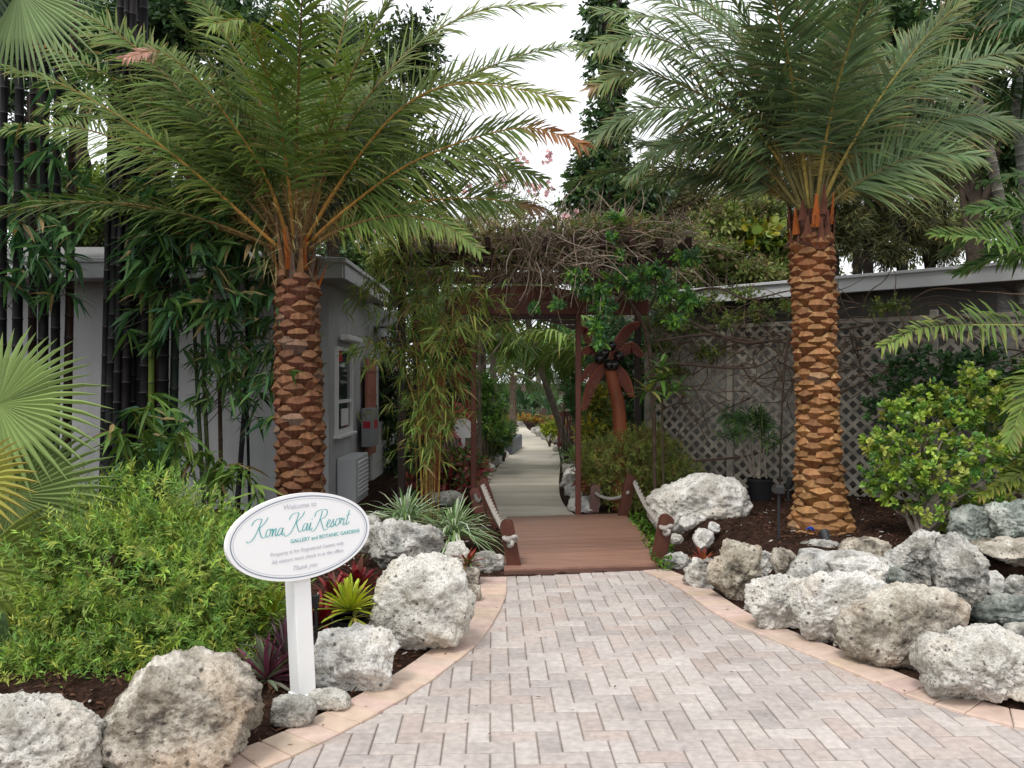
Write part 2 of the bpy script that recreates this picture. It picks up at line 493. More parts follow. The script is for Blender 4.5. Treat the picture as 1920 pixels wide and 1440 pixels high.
BW = .215
LBi = offset(LB, BW); RBi = offset(RB, -BW)
inner = np.vstack([LBi[::-1], RBi, [(5.6, -3.), (-4.6, -3.)]])
bricks = []
for i in range(-50, 60):
    for j in range(5, 90):
        c = (i - j) % 4
        if c == 0: r = (i, j, 2, 1)
        elif c == 3: r = (i, j, 1, 2)
        else: continue
        x = (r[0] + r[2] / 2) * cell; y = (r[1] + r[3] / 2) * cell
        bricks.append((x * ca - y * sa + .2, x * sa + y * ca, r[2] * cell, r[3] * cell))
bx = np.array(bricks)
keep = (inside(inner, bx[:, 0], bx[:, 1]) | (dist(np.vstack([LBi[::-1], RBi]), bx[:, 0], bx[:, 1]) < .10)) & (bx[:, 1] > 1.0) & (bx[:, 1] < 7.)
keep &= bx[:, 1] < 6.50 + (bx[:, 0] + .064) * .168
bx = bx[keep]
pal = np.array([(.45, .40, .37), (.475, .425, .395), (.43, .38, .355), (.435, .365, .33), (.455, .39, .355), (.405, .36, .34), (.49, .445, .415)])
for x, y, w, h in bx:
    g = .0032; c_ = .004; w2, h2 = w / 2 - g, h / 2 - g
    zt = -.001 + random.uniform(-.0012, .0012)
    loc = []
    for (e, z) in ((0, zt - .014), (0, zt - c_), (c_, zt)):
        for sx, sy in ((-1, -1), (1, -1), (1, 1), (-1, 1)):
            lx, ly = sx * (w2 - e), sy * (h2 - e)
            loc.append((x + lx * ca - ly * sa, y + lx * sa + ly * ca, z))
    f = [(8, 9, 10, 11)]
    for k in (0, 4):
        for q in range(4): f.append((k + q, k + (q + 1) % 4, k + 4 + (q + 1) % 4, k + 4 + q))
    mb.add(loc, f, pal[random.randrange(len(pal))] * random.uniform(.95, 1.05))
tag(mb.build('brick_paving', M['brick'], loc=(0, 0, 0)), kind='structure')
mb = MB()
ip = np.vstack([LB[::-1], RB, [(5.6, 0.8), (-4.6, .8)]])
mb.add(np.c_[ip, np.full(len(ip), -.0095)], [tuple(range(len(ip)))], (.30, .255, .225))
tag(mb.build('paving_joint_sand', M['brick'], loc=(0, 0, 0)), kind='structure')
# curved soldier course of peach bricks
mb = MB()


def course(pl, sgn):
    s = np.concatenate([[0], np.cumsum(np.linalg.norm(np.diff(pl, axis=0), axis=1))])
    n_ = int(s[-1] / .122); u = np.linspace(0, s[-1], n_ + 1)
    t_ = nz(np.gradient(pl, axis=0)); nn = np.stack([-t_[:, 1], t_[:, 0]], 1) * sgn
    def at(v, e):
        p = np.array([np.interp(v, s, pl[:, k]) for k in (0, 1)]); q = np.array([np.interp(v, s, nn[:, k]) for k in (0, 1)])
        return p + q * e
    for k in range(n_):
        a0, a1 = u[k] + .002, u[k + 1] - .002
        w0 = .0; w1 = BW + random.uniform(-.002, .003)
        col = np.array((.56, .43, .355)) * random.uniform(.94, 1.05) * np.array((1, random.uniform(.96, 1.03), random.uniform(.94, 1.04)))
        vs = []
        for e, z in ((0, -.05), (0, .008), (.004, .012)):
            for (v, w) in ((a0 + e, w0 + e), (a1 - e, w0 + e), (a1 - e, w1 - e), (a0 + e, w1 - e)):
                vs.append((*at(v, w), z + .0006 * math.sin(k * 7)))
        f = [(8, 9, 10, 11)] + [(k2 + q, k2 + (q + 1) % 4, k2 + 4 + (q + 1) % 4, k2 + 4 + q) for k2 in (0, 4) for q in range(4)]
        if sgn < 0: f = [x[::-1] for x in f]
        mb.add(vs, f, col)


course(LB, 1); course(RB, -1)
tag(mb.build('paving_border', M['border'], loc=(0, 0, 0)), kind='structure')

# leaf litter fallen on the bricks
mb = MB(); rs = np.random.RandomState(77); n = 90
lx, ly = rs.uniform(-1.4, 2.6, n), rs.uniform(2.9, 6.3, n); ok = inside(poly, lx, ly); lx, ly = lx[ok], ly[ok]; n = len(lx); a = rs.uniform(0, 6.28, n)
mb.leaves(np.stack([lx, ly, np.full(n, .013)], 1), np.stack([np.cos(a), np.sin(a), rs.normal(0, .15, n)], 1), np.tile(Z, (n, 1)), rs.uniform(.008, .035, n), rs.uniform(.005, .012, n), np.array((.12, .08, .05)) * rs.uniform(.5, 1.8, (n, 1)), -.1)
tag(mb.build('leaf_litter', M['chip'], loc=(0, 0, 0)), 'tiny dry brown leaf bits fallen on the brick walk', 'litter', kind='stuff')

# concrete garden path
mb = MB()
k = 90
rowsL, rowsR = pl_, pr_
v = []
for i in range(k):
    for t in np.linspace(0, 1, 7):
        p = rowsL[i] * (1 - t) + rowsR[i] * t
        v.append((*p, -.004 + .004 * math.sin(t * PI)))
f = [(i * 7 + j, i * 7 + j + 1, (i + 1) * 7 + j + 1, (i + 1) * 7 + j) for i in range(k - 1) for j in range(6)]
mb.add(v, f, (.60, .55, .455))
M['path'] = mat_attr('path', .9, .12, 0, 1.6, .30, .5, 60., .004, (.28, 2.2, 1))
tag(mb.build('garden_path', M['path'], smooth=True, loc=(0, 0, 0)), kind='structure')

# pond water
mb = MB()
a = np.linspace(0, 2 * PI, 40, endpoint=False)
mb.add(np.stack([POND[0] + 1.1 * POND_R[0] * np.cos(a), POND[1] + 1.1 * POND_R[1] * np.sin(a), np.full(40, -.12)], 1), [tuple(range(40))], (.01, .014, .012))
m, nt, nd, lk = new_mat('pond_water')
tc = N(nt, 'ShaderNodeTexCoord'); wv = N(nt, 'ShaderNodeTexNoise', Scale=9., Detail=3.); lk.new(tc.outputs['Object'], wv.inputs['Vector'])
finish(m, nt, (.012, .016, .014), .05, .5, wv.outputs['Fac'], .25, .02)
tag(mb.build('pond_water', m), kind='structure')

# ------------------------------------------------------------------ rocks
ICO = {}


def ico(sub):
    if sub not in ICO:
        import bmesh
        b = bmesh.new(); bmesh.ops.create_icosphere(b, subdivisions=sub, radius=1)
        ICO[sub] = (np.array([v.co[:] for v in b.verts]), np.array([[v.index for v in f.verts] for f in b.faces])); b.free()
    return ICO[sub]


def rock(label, c, r, mat='rock_white', seed=0, sub=5, pits=.07, cuts=9, lump=.20, rot=0., group=None, cat_='rock', name='coral_rock', fine=.055, flatcut=None, boxy=.5):
    V, Fc = ico(sub)
    rr = random.Random(seed * 7919 + 13)
    c = np.array(c, float); r = np.array(r, float)
    d = V.copy()
    e = 2 + 3 * boxy
    rad = 1 / (np.abs(d) ** e).sum(1) ** (1 / e)
    rad = .5 * rad + .5
    pls = []
    for _ in range(cuts):
        nn = nz(np.array([rr.gauss(0, 1), rr.gauss(0, 1), rr.gauss(0, .8)])); pls.append((nn, rr.uniform(.68, .97)))
    for nn, h in (pls + (flatcut or [])):
        dot = d @ nz(nn)
        lim = np.where(dot > .05, h / np.maximum(dot, .05), 9)
        rad = np.minimum(rad, lim * .85 + .15 * np.minimum(rad, lim) + .0)
        rad = np.where(rad > lim, lim + (rad - lim) * .15, rad)
    off = Vector((rr.uniform(-50, 50), rr.uniform(-50, 50), rr.uniform(-50, 50)))
    sc = float(r.mean())
    pr = d * rad[:, None] * r
    out = np.empty(len(d))
    for i in range(len(d)):
        p = Vector(pr[i]) / sc + off
        a = noise.fractal(p * 1.5, 1, 2, 3) * lump
        b = noise.fractal(p * 5.5, .9, 2.1, 4) * fine
        f1 = noise.voronoi(p * 5.0)[0][0]
        s_ = noise.noise(p * 1.7 + Vector((9, 3, 1)))
        hole = max(0., .38 - f1) / .38
        f2 = noise.voronoi(p * 13.)[0][0]
        hole2 = max(0., .40 - f2) / .40
        rg = (1 - abs(noise.noise(p * 3.1 + Vector((5, 1, 7)))) * 2) ; rg2 = abs(noise.noise(p * 8.5)) + .5 * abs(noise.noise(p * 17.))
        out[i] = a + b * 1.2 + fine * 1.1 * rg - fine * 1.7 * rg2 - pits * (hole ** 1.2) * (1.5 if s_ > -.05 else .3) - pits * .6 * hole2
    pr = pr + d * (out * sc)[:, None]
    mx, mn = pr.max(0), pr.min(0); pr = (pr - (mx + mn) / 2) / ((mx - mn) / 2) * r
    cr, sr = math.cos(rot), math.sin(rot)
    pr = np.stack([pr[:, 0] * cr - pr[:, 1] * sr, pr[:, 0] * sr + pr[:, 1] * cr, pr[:, 2]], 1)
    m_ = MB(); m_.add(pr + c, Fc, (.5, .5, .5))
    o = m_.build(name, M[mat], smooth=True, loc=(c[0], c[1], c[2] - r[2]))
    return tag(o, label, cat_, group)


def rockb(label, x0, y0, x1, y1, Y, k=.8, foot=False, **kw):
    if foot: Y = (H + foot) * F / (y1 - HY)
    c = P((x0 + x1) / 2, (y0 + y1) / 2, Y)
    k = k * .8 if foot else k
    rx = (x1 - x0) / 2 / F * Y * (1.1 if foot else 1.); rz = (y1 - y0) / 2 / F * Y
    return rock(label, c, (rx, max(rx, rz) * k, rz * .97), **kw)


GR = 'coral rocks edging the brick walk'
rockb('pitted white coral boulder at the lower corner beside a large tan boulder', -90, 1298, 182, 1490, 3.4, .8, seed=1, sub=6, pits=.07, lump=.10, boxy=.6, group=GR, foot=0.06)
rockb('large angular tan and grey boulder in front of the feathery green shrub', 185, 1216, 474, 1452, 3.7, .7, mat='rock_tan', seed=2, sub=6, pits=.04, cuts=2, lump=.10, fine=.05, boxy=.15, group=GR, foot=0.06,
      flatcut=[((-.85, -.2, .45), .50), ((.55, -.25, .80), .50), ((.1, -1, .1), .6), ((.9, 0, -.2), .75)])
rockb('small smooth pale stone lying against the foot of the sign post', 512, 1302, 592, 1366, 3.72, .8, mat='rock_grey', seed=3, sub=5, pits=.02, cuts=2, lump=.1, group=GR, foot=0.01)
rockb('flat whitish stone between the sign post and the walk border', 580, 1288, 655, 1335, 3.98, .8, seed=4, sub=4, pits=.03, group=GR, foot=0.01)
rockb('knobbly cream coral rock below the yellow green bromeliad pot', 588, 1170, 744, 1308, 4.28, .75, seed=5, sub=6, pits=.05, lump=.2, fine=.05, group=GR, flatcut=[((.1, -.2, 1), .8)], foot=0.04)
rockb('tallest white coral boulder on the bed beside the walk', 700, 1034, 884, 1228, 4.9, .8, seed=6, sub=6, pits=.04, lump=.16, fine=.045, group=GR, flatcut=[((-1, 0, .1), .8)], foot=0.04)
rockb('grey coral rock lying behind the tallest white boulder', 688, 970, 836, 1068, 5.75, .8, mat='rock_grey', seed=7, sub=6, pits=.06, lump=.2, fine=.05, group=GR)
rockb('dark porous rock half hidden behind the oval sign edge', 655, 962, 722, 1040, 6.2, .8, mat='rock_grey', seed=8, sub=5, pits=.08, group=GR)
rockb('fist sized round stone at the walk border by the tallest boulder', 866, 1092, 902, 1132, 5.72, .9, mat='rock_tan', seed=9, sub=4, pits=.06, group=GR, foot=0.01)
rockb('rough grey rock at the foot of the front bridge post with the rope knot', 886, 1030, 944, 1080, 6.4, .9, mat='rock_grey', seed=10, sub=5, pits=.09, group=GR, foot=0.03)
rockb('pale lumpy rock beside the small red bromeliad', 832, 1012, 884, 1066, 6.15, .9, seed=11, sub=5, pits=.06, group=GR)
rockb('small pinkish stone under the red bromeliad by the border', 868, 1062, 900, 1098, 6.05, .9, mat='rock_tan', seed=12, sub=4, group=GR)
rockb('small grey stone showing under the feathery shrub', 66, 1258, 116, 1290, 4.0, .9, mat='rock_grey', seed=13, sub=4, group=GR)

GR2 = 'coral rocks walling the raised palm bed'
rockb('small grey rock at the corner of the deck and the border', 1240, 1034, 1296, 1072, 6.65, .9, mat='rock_grey', seed=21, sub=5, pits=.07, group=GR2)
rockb('small upright stone beside the red bromeliad at the rock wall', 1284, 1042, 1348, 1108, 6.2, .9, mat='rock_white', seed=22, sub=5, pits=.06, group=GR2, foot=0.03)
rockb('tall knobbly tan rock second in the wall from the deck', 1328, 1010, 1424, 1134, 5.85, .8, mat='rock_tan', seed=23, sub=6, pits=.05, lump=.22, group=GR2, foot=0.04)
rockb('short rounded rock behind the tall knobbly one', 1408, 1030, 1458, 1092, 6.1, .9, mat='rock_white', seed=24, sub=5, group=GR2)
rockb('small pointed stone on the wall below the black spotlight', 1446, 1024, 1494, 1092, 5.95, .8, mat='rock_tan', seed=25, sub=5, cuts=7, group=GR2)
rockb('broad smooth grey rock on top of the wall in front of the palm', 1466, 1026, 1676, 1132, 5.65, .7, mat='rock_grey', seed=26, sub=6, pits=.02, lump=.1, fine=.02, group=GR2)
rockb('white furrowed rock low in the wall touching the border', 1398, 1074, 1512, 1188, 5.4, .7, seed=27, sub=6, pits=.04, lump=.2, fine=.055, group=GR2, foot=0.03)
rockb('large white pitted rock low in the middle of the wall', 1496, 1062, 1672, 1214, 5.1, .7, seed=28, sub=6, pits=.05, lump=.18, fine=.05, group=GR2, foot=0.03)
rockb('oval tan rock resting on the wall behind the large boulder', 1570, 1006, 1676, 1080, 5.75, .7, mat='rock_tan', seed=29, sub=5, pits=.03, lump=.08, cuts=2, group=GR2)
rockb('very rough black and white rock on top of the wall', 1650, 990, 1784, 1112, 5.6, .7, mat='rock_grey', seed=30, sub=6, pits=.10, lump=.2, fine=.06, group=GR2)
rockb('leaning grey slab over the dark pond', 1748, 996, 1852, 1140, 5.35, .6, mat='rock_grey', seed=31, sub=6, pits=.02, lump=.1, cuts=3, group=GR2)
rockb('largest tan boulder of the wall beside the pond', 1572, 1088, 1802, 1256, 4.65, .7, mat='rock_tan', seed=32, sub=6, pits=.03, lump=.08, cuts=4, fine=.04, group=GR2, flatcut=[((.8, -.2, -.25), .75)], foot=0.04)
rockb('white honeycombed rock at the border in front of the pond', 1730, 1172, 1975, 1326, 4.05, .7, seed=33, sub=6, pits=.11, lump=.2, fine=.045, group=GR2, foot=0.04)
rockb('long pale stone tucked under the wall at the border', 1372, 1130, 1420, 1165, 5.6, .8, seed=34, sub=4, group=GR2)
rockb('large white weathered boulder between the rope rail and the palm bed', 1212, 884, 1406, 1010, 7.7, .7, mat='rock_white', seed=35, sub=6, pits=.03, lump=.12, cuts=4, fine=.04, flatcut=[((-.6, -.1, .8), .62)])
for i, (x0, y0, x1, y1, Y) in enumerate(((1298, 990, 1340, 1030, 6.75), (1270, 968, 1306, 996, 7.3), (1325, 978, 1350, 1002, 6.9), (1255, 1000, 1282, 1022, 7.0), (1230, 935, 1262, 958, 8.3))):
    rockb('small white stone around the foot of the weathered white boulder', x0, y0, x1, y1, Y, .9, seed=40 + i, sub=4, pits=.06, group='small stones by the weathered boulder')
GX = 'rubble stones filling the rock wall'
for i, (x0, y0, x1, y1, Y, m_, lab) in enumerate((
        (1418, 1078, 1486, 1140, 5.75, 'rock_tan', 'blocky tan stone wedged behind the white furrowed rock'),
        (1300, 1072, 1352, 1120, 6.0, 'rock_grey', 'grey stone at the border below the rust red bromeliad'),
        (1486, 1120, 1530, 1206, 5.05, 'rock_grey', 'dark narrow rock between the furrowed and large white rocks'),
        (1640, 1058, 1700, 1118, 5.45, 'rock_green', 'green stained stone filling the gap under the very rough rock'),
        (1556, 1180, 1626, 1246, 4.72, 'rock_tan', 'low brown stone at the border before the largest boulder'),
        (1690, 1210, 1760, 1290, 4.35, 'rock_white', 'small white stone between the largest boulder and the honeycombed rock'),
        (1660, 1040, 1720, 1090, 5.9, 'rock_grey', 'grey stone peeping out behind the very rough rock'),
        (1500, 1010, 1580, 1050, 6.2, 'rock_grey', 'flat grey stone below the stubby spotlight'),
        (1552, 1040, 1668, 1096, 5.35, 'rock_white', 'pale stone bridging the broad grey rock and the large white one'),
        (1740, 1100, 1806, 1180, 4.9, 'rock_grey', 'shadowed stone at the pond side of the largest boulder'))):
    rockb(lab, x0, y0, x1, y1, Y, .8, mat=m_, seed=300 + i, sub=5, group=GX)
GP = 'rocks stacked behind the pond'
rockb('green stained rock beside the glossy shrub stems', 1776, 942, 1862, 1026, 6.3, .7, mat='rock_green', seed=50, sub=5, pits=.05, group=GP)
rockb('pale green streaked ledge rock at the top of the pond stack', 1838, 936, 1990, 1018, 6.2, .7, mat='rock_green', seed=51, sub=6, pits=.04, group=GP)
rockb('tan overhanging ledge rock above the dark hollow', 1815, 1004, 1990, 1066, 5.95, .7, mat='rock_tan', seed=52, sub=5, pits=.04, group=GP)
rockb('thin white slab standing against the leaning grey slab', 1846, 1068, 1886, 1118, 5.6, .5, seed=53, sub=4, cuts=7, group=GP)
rockb('flat pale stone on the ledge above the water', 1876, 1076, 1950, 1132, 5.6, .7, mat='rock_grey', seed=54, sub=5, group=GP)
rockb('low green grey rock at the water line of the pond', 1800, 1108, 1990, 1182, 5.55, .45, mat='rock_green', seed=55, sub=5, pits=.02, group=GP)
rockb('blue grey stone in the pond behind the honeycombed rock', 1868, 1166, 1960, 1215, 4.75, .5, mat='rock_grey', seed=56, sub=4, pits=.02, group=GP)
# ------------------------------------------------------------------ welcome sign
SX = G(571, 1330)
sg = thing('welcome_sign', 'white oval welcome sign with teal script lettering on a square white post', 'sign', SX)
du = nz(np.array((.696, .718, 0)))           # along the face
dn = np.array((.718, -.696, 0))              # out of the face, towards the walk
tilt = math.radians(3.0)
ux = du * math.cos(tilt) + Z * math.sin(tilt) * .2
up = nz(Z - du * math.sin(tilt)); ux = nz(np.cross(up, -dn)) if False else nz(du + Z * math.sin(tilt) * .0)
R3 = np.stack([ux, -dn, np.cross(ux, -dn)], 1)
base = SX.copy(); base[2] = -.05
topc = P(554, 1002, 3.78)
upv = nz(topc - base)
mb = MB()
pw = .088
Rp = np.stack([du, -dn, nz(upv)], 1)
Lp = np.linalg.norm(topc - base) + .1
mb.box(base + upv * Lp / 2, (pw, pw, Lp), Rp, (.8, .8, .8), 0, .004)
mb.build('post', M['white'], sg)
mb = MB(); mb.box(base + upv * .09, (pw + .014, pw + .014, .09), Rp, (.8, .8, .8), 0, .003)
mb.build('post_base_trim', M['white'], sg)
A_, B_ = .398, .212
th = np.linspace(0, 2 * PI, 72, endpoint=False)
sc_ = topc + dn * (pw / 2 + .012)


dn = nz(np.cross(du, upv)); yv = np.cross(dn, du)


def S(u, v, n=0.):
    return sc_ + du * (u * .945) + upv * (v * .945) + dn * n


mb = MB()
ring = np.array([S(A_ * math.cos(t), B_ * math.sin(t), -.012) for t in th])
mb.extrude(ring, dn * .024, (.8, .8, .8))
mb.build('sign_board', M['signface'], sg)


def ringstrip(mb, a0, b0, a1, b1, n):
    k = len(th)
    v = [S(a0 * math.cos(t), b0 * math.sin(t), n) for t in th] + [S(a1 * math.cos(t), b1 * math.sin(t), n) for t in th]
    mb.add(v, [(i, (i + 1) % k, k + (i + 1) % k, k + i) for i in range(k)], (.3, .3, .3))


mb = MB(); ringstrip(mb, A_ - .0215, B_ - .0185, A_ - .0165, B_ - .0135, .0135); mb.build('border_line', M['greyline'], sg)
mb = MB(); ringstrip(mb, A_ - .032, B_ - .029, A_ - .0295, B_ - .0265, .0135); mb.build('inner_border_line', M['palegrey'], sg)

GL = {
    'K': ([[(-.12, .72), (-.02, .92), (.22, 1.03), (.55, 1.0), (.48, .72), (.34, .35), (.12, .0), (-.18, -.14), (-.34, -.06)], [(1.0, 1.06), (.85, .82), (.46, .52)], [(.46, .52), (.62, .22), (.80, .0), (1.02, .04)]], 1.0),
    'R': ([[(-.1, .7), (.0, .95), (.35, 1.06), (.8, 1.02), (.92, .8), (.7, .58), (.42, .52)], [(.5, 1.0), (.4, .6), (.24, .2), (.0, -.08), (-.25, -.05)], [(.42, .52), (.62, .2), (.85, -.12), (1.15, -.08)]], .98),
    'o': ([[(.3, .42), (.1, .38), (.02, .18), (.1, .02), (.26, .04), (.36, .24), (.3, .42), (.48, .36)]], .44),
    'n': ([[(-.02, .3), (.08, .4), (.06, .0), (.16, .3), (.3, .4), (.3, .1), (.36, .0), (.5, .1)]], .46),
    'a': ([[(.36, .38), (.14, .38), (.02, .16), (.1, .0), (.26, .1), (.38, .38), (.34, .06), (.42, .0), (.56, .1)]], .5),
    'i': ([[(.0, .1), (.12, .4), (.08, .06), (.16, .0), (.3, .1)], [(.16, .55), (.19, .6)]], .28),
    'e': ([[(-.02, .08), (.16, .2), (.28, .34), (.18, .43), (.05, .26), (.08, .04), (.24, .0), (.4, .12)]], .36),
    's': ([[(.0, .06), (.2, .42), (.18, .3), (.28, .1), (.16, -.02), (.02, .04), (.22, .02), (.42, .12)]], .38),
    'r': ([[(.0, .1), (.08, .42), (.16, .32), (.3, .36), (.24, .06), (.32, .0), (.42, .1)]], .40),
    't': ([[(.26, .82), (.16, .35), (.12, .06), (.2, .0), (.4, .14)], [(.02, .52), (.4, .58)]], .4),
}


def script(mb, text, x, y, s, w):
    for ch in text:
        if ch == ' ': x += .30 * s; continue
        st, adv = GL[ch]
        for k in st:
            c = cat([(.80 * a + .22 * b, b, 0) for a, b in k], len(k) * 5)
            t = nz(np.gradient(c, axis=0)); nn = np.stack([-t[:, 1], t[:, 0]], 1)
            wd = w * (.55 + .75 * np.abs(t[:, 1]))
            l = [S(x + s * p[0] + n_[0] * q, y + s * p[1] + n_[1] * q, .0138) for p, n_, q in zip(c, nn, wd)]
            r_ = [S(x + s * p[0] - n_[0] * q, y + s * p[1] - n_[1] * q, .0138) for p, n_, q in zip(c, nn, wd)]
            m_ = len(l)
            mb.add(l + r_, [(i, m_ + i, m_ + i + 1, i + 1) for i in range(m_ - 1)], (.1, .4, .4))
        x += adv * s * .80
    return x


mb = MB()
script(mb, 'Kona', -.275, .022, .088, .0019); script(mb, 'Kai', -.078, .026, .090, .0019); script(mb, 'Resort', .062, .026, .088, .0019)
mb.build('script_lettering', M['teal'], sg)


def text(body, x, y, size, mat, shear=0., align='CENTER', width=None):
    c = bpy.data.curves.new('lettering', 'FONT'); c.body = body; c.size = size * .945; c.shear = shear; c.align_x = align; c.extrude = .0004
    o = bpy.data.objects.new('lettering', c); COL.objects.link(o); o.parent = sg
    c.materials.append(M[mat])
    p = S(x, y, .0138) - SX
    Rm = Matrix(((du[0], yv[0], dn[0], p[0]), (du[1], yv[1], dn[1], p[1]), (du[2], yv[2], dn[2], p[2]), (0, 0, 0, 1)))
    me = bpy.data.meshes.new_from_object(o); bpy.data.objects.remove(o); me.transform(Rm)
    o = bpy.data.objects.new('lettering', me); COL.objects.link(o); o.parent = sg
    if not me.materials: me.materials.append(M[mat])
    ORG[o.name] = SX
    return o


text('Welcome to', -.01, .142, .036, 'palegrey', .1)
text('GALLERY and BOTANIC GARDENS', .130, -.024, .0265, 'teal')
text('Property is for Registered Guests only', .025, -.073, .0265, 'palegrey')
text('All visitors must check in at the office', .025, -.110, .0265, 'palegrey')
text('Thank you', .0, -.158, .033, 'palegrey', .35)

# ------------------------------------------------------------------ date palms
def pframe(pts, out=None, twist=0.):
    T = nz(np.gradient(pts, axis=0))
    o = pts[-1] - pts[0]
    if out is not None: o = np.array(out, float)
    o = nz(o * np.array((1, 1, 0)))
    S0 = np.cross(o, Z)
    S_ = nz(S0[None] - (T @ S0)[:, None] * T)
    N_ = np.cross(S_, T)
    c, s = math.cos(twist), math.sin(twist)
    return T, S_ * c + N_ * s, N_ * c - S_ * s


def frond(mb, ctrl, L=.42, n=64, twist=0., lift=.12, lj=.22, droop=.24, col=(.05, .1, .03), rcol=(.28, .13, .03), W=.0205, t0=.14, r0=.024, seed=0, tip=None, out=None, a0=74, a1=32, spines=True, prof=None, segs=((0, .5), (.3, 1), (.7, .75), (1, .05)), yt=0.0):
    rs = np.random.RandomState(seed)
    pts = cat(ctrl, 36); T, S_, N_ = pframe(pts, out, twist)
    s = np.concatenate([[0], np.cumsum(np.linalg.norm(np.diff(pts, axis=0), axis=1))]); s /= s[-1]
    ip = lambda A, t: np.stack([np.interp(t, s, A[:, k]) for k in range(3)], 1)
    mb.tube(pts, r0 * (1 - .86 * s), 6, np.array(rcol) * (1 - .3 * s[:, None]) + np.array((.09, .12, .03)) * .3 * s[:, None], 1)
    for sd_ in (-1, 1):
        t = np.sort(np.clip(np.linspace(t0, 1, n) + rs.normal(0, .004, n), t0, 1))
        b = ip(pts, t); tt = nz(ip(T, t)); ss = nz(ip(S_, t)); nn = nz(ip(N_, t))
        u = (t - t0) / (1 - t0)
        an = np.radians(a0 + (a1 - a0) * u) + rs.normal(0, .09, n)
        lf = np.clip(rs.normal(lift, lj, n), -.5, 1.3)
        d = np.cos(an)[:, None] * tt + np.sin(an)[:, None] * (sd_ * ss * np.cos(lf)[:, None] + nn * np.sin(lf)[:, None])
        pf = (.55 + .45 * np.sin(PI * np.clip(u * 1.25, 0, 1) ** .8)) * (1 - .5 * u ** 2.5) if prof is None else prof(u)
        ll = L * pf * rs.uniform(.85, 1.1, n)
        if spines:
            ll = np.where(u < .1, L * .22, ll)
        cc = np.array(col)[None] * rs.uniform(.75, 1.3, (n, 1)) * (1 + rs.normal(0, .06, (n, 3)))
        cc = np.clip(cc, .004, 1)
        if yt:
            cc = cc + (u[:, None] ** 2) * yt * np.array((.16, .14, .0))
        tc_ = cc * np.array((1.35, 1.15, .8)); br_ = (rs.rand(n, 1) < .12); tc_ = np.where(br_, np.array((.30, .19, .08)), tc_)
        if tip is not None:
            k = np.clip((u - tip[0]) / .08, 0, 1)[:, None]; tcol = np.array(tip[1]) * rs.uniform(.7, 1.2, (n, 1))
            cc = cc * (1 - k) + tcol * k; tc_ = tc_ * (1 - k) + tcol * k
            ll = ll * (1 - .3 * k[:, 0])
        if spines:
            sp = (u < .1)[:, None]; cc = np.where(sp, np.array((.22, .17, .05)), cc); tc_ = np.where(sp, np.array((.3, .25, .08)), tc_)
        mb.leaves(b, d, nn + rs.normal(0, .25, (n, 3)), ll, np.where(u < .1, W * .35, W) if spines else W, cc, droop * rs.uniform(.4, 1.6, n), segs, 0., 0, tc_)


def rand_ctrl(c, az, el, L, curl, rs):
    pts = [np.array(c, float)]
    e = el; n = 7
    a = az
    for i in range(n):
        e = el - curl * ((i + .5) / n) ** 1.4
        a = az + rs.normal(0, .03)
        pts.append(pts[-1] + L / n * np.array((math.cos(a) * math.cos(e), math.sin(a) * math.cos(e), math.sin(e))))
    return pts


def boots(mb, axis, rad, rows, per, ch, col0, cutc, seed, proud=.035, tall=1.0, zmin=0., col1=(.15, .05, .022)):
    """spiral rows of cut leaf bases round a trunk; axis(z)->xy, rad(z)->r"""
    rs = np.random.RandomState(seed)
    for r_ in range(rows):
        for k in range(per):
            z = (r_ + .5 * (k % 2)) * ch + zmin + rs.normal(0, ch * .10)
            a = 2 * PI * (k + .07 * r_) / per + rs.normal(0, .03)
            R_ = rad(z); c = axis(z)
            w = 2 * PI * R_ / per * 1.60
            pr = proud * rs.uniform(.75, 1.25); h = ch * tall
            ca_, sa_ = math.cos(a), math.sin(a)
            def q(u, v, n_):
                th_ = a + u / R_
                rr_ = rad(z + v) + n_
                return (c[0] + rr_ * math.cos(th_), c[1] + rr_ * math.sin(th_), z + v)
            j = lambda: rs.normal(0, .05) * h
            tw = rs.uniform(.32, .46); sk = rs.normal(0, .13) * w
            v = [q(-w * .20, -h * .66, -.004), q(w * .20, -h * .66, -.004),
                 q(-w * .47, -h * .02, pr * .35), q(w * .47, -h * .02, pr * .35),
                 q(-w * tw + sk, h * .06 + j(), pr * .92), q(sk, -h * .02 + j(), pr * 1.25), q(w * tw + sk, h * .06 + j(), pr * .92),
                 q(-w * tw * .9 + sk, h * .36 + j(), pr * .42), q(sk, h * .43 + j(), pr * .55), q(w * tw * .9 + sk, h * .36 + j(), pr * .42),
                 q(-w * tw * .8 + sk, h * .44, -.002), q(w * tw * .8 + sk, h * .44, -.002)]
            tz = min(1, max(0, (z - zmin) / max(rows * ch, .1)))
            b = (np.array(col0) * (1 - tz) + np.array(col1) * tz) * rs.uniform(.68, 1.28) * np.array((1, rs.uniform(.9, 1.08), rs.uniform(.85, 1.15)))
            if rs.rand() < .07: b = b * .5 + np.array((.12, .10, .085)) * rs.uniform(.5, 1.)
            ct = np.array(cutc) * rs.uniform(.5, 1.3)
            mb.add(v, [(0, 1, 5), (0, 5, 4), (1, 6, 5), (0, 4, 2), (1, 3, 6)], b)
            mb.add(v[4:10], [(0, 1, 4, 3), (1, 2, 5, 4)], b * .68 + ct * .32)
            mb.add(v, [(2, 4, 7), (3, 9, 6), (7, 8, 9, 11, 10), (2, 7, 10), (3, 11, 9)], ct * .8)


# --- palm beside the sign
LPx, LPY = P(566, 980, 7.5)[0], 7.5
ltop = P(556, 520, 7.5)
lp = thing('date_palm', 'date palm with reddish brown trunk standing behind the oval sign', 'palm tree', (LPx, LPY, .06), 'date palms flanking the entrance')


def axl(z):
    t = z / ltop[2]; return (LPx + (ltop[0] - LPx) * t, LPY)


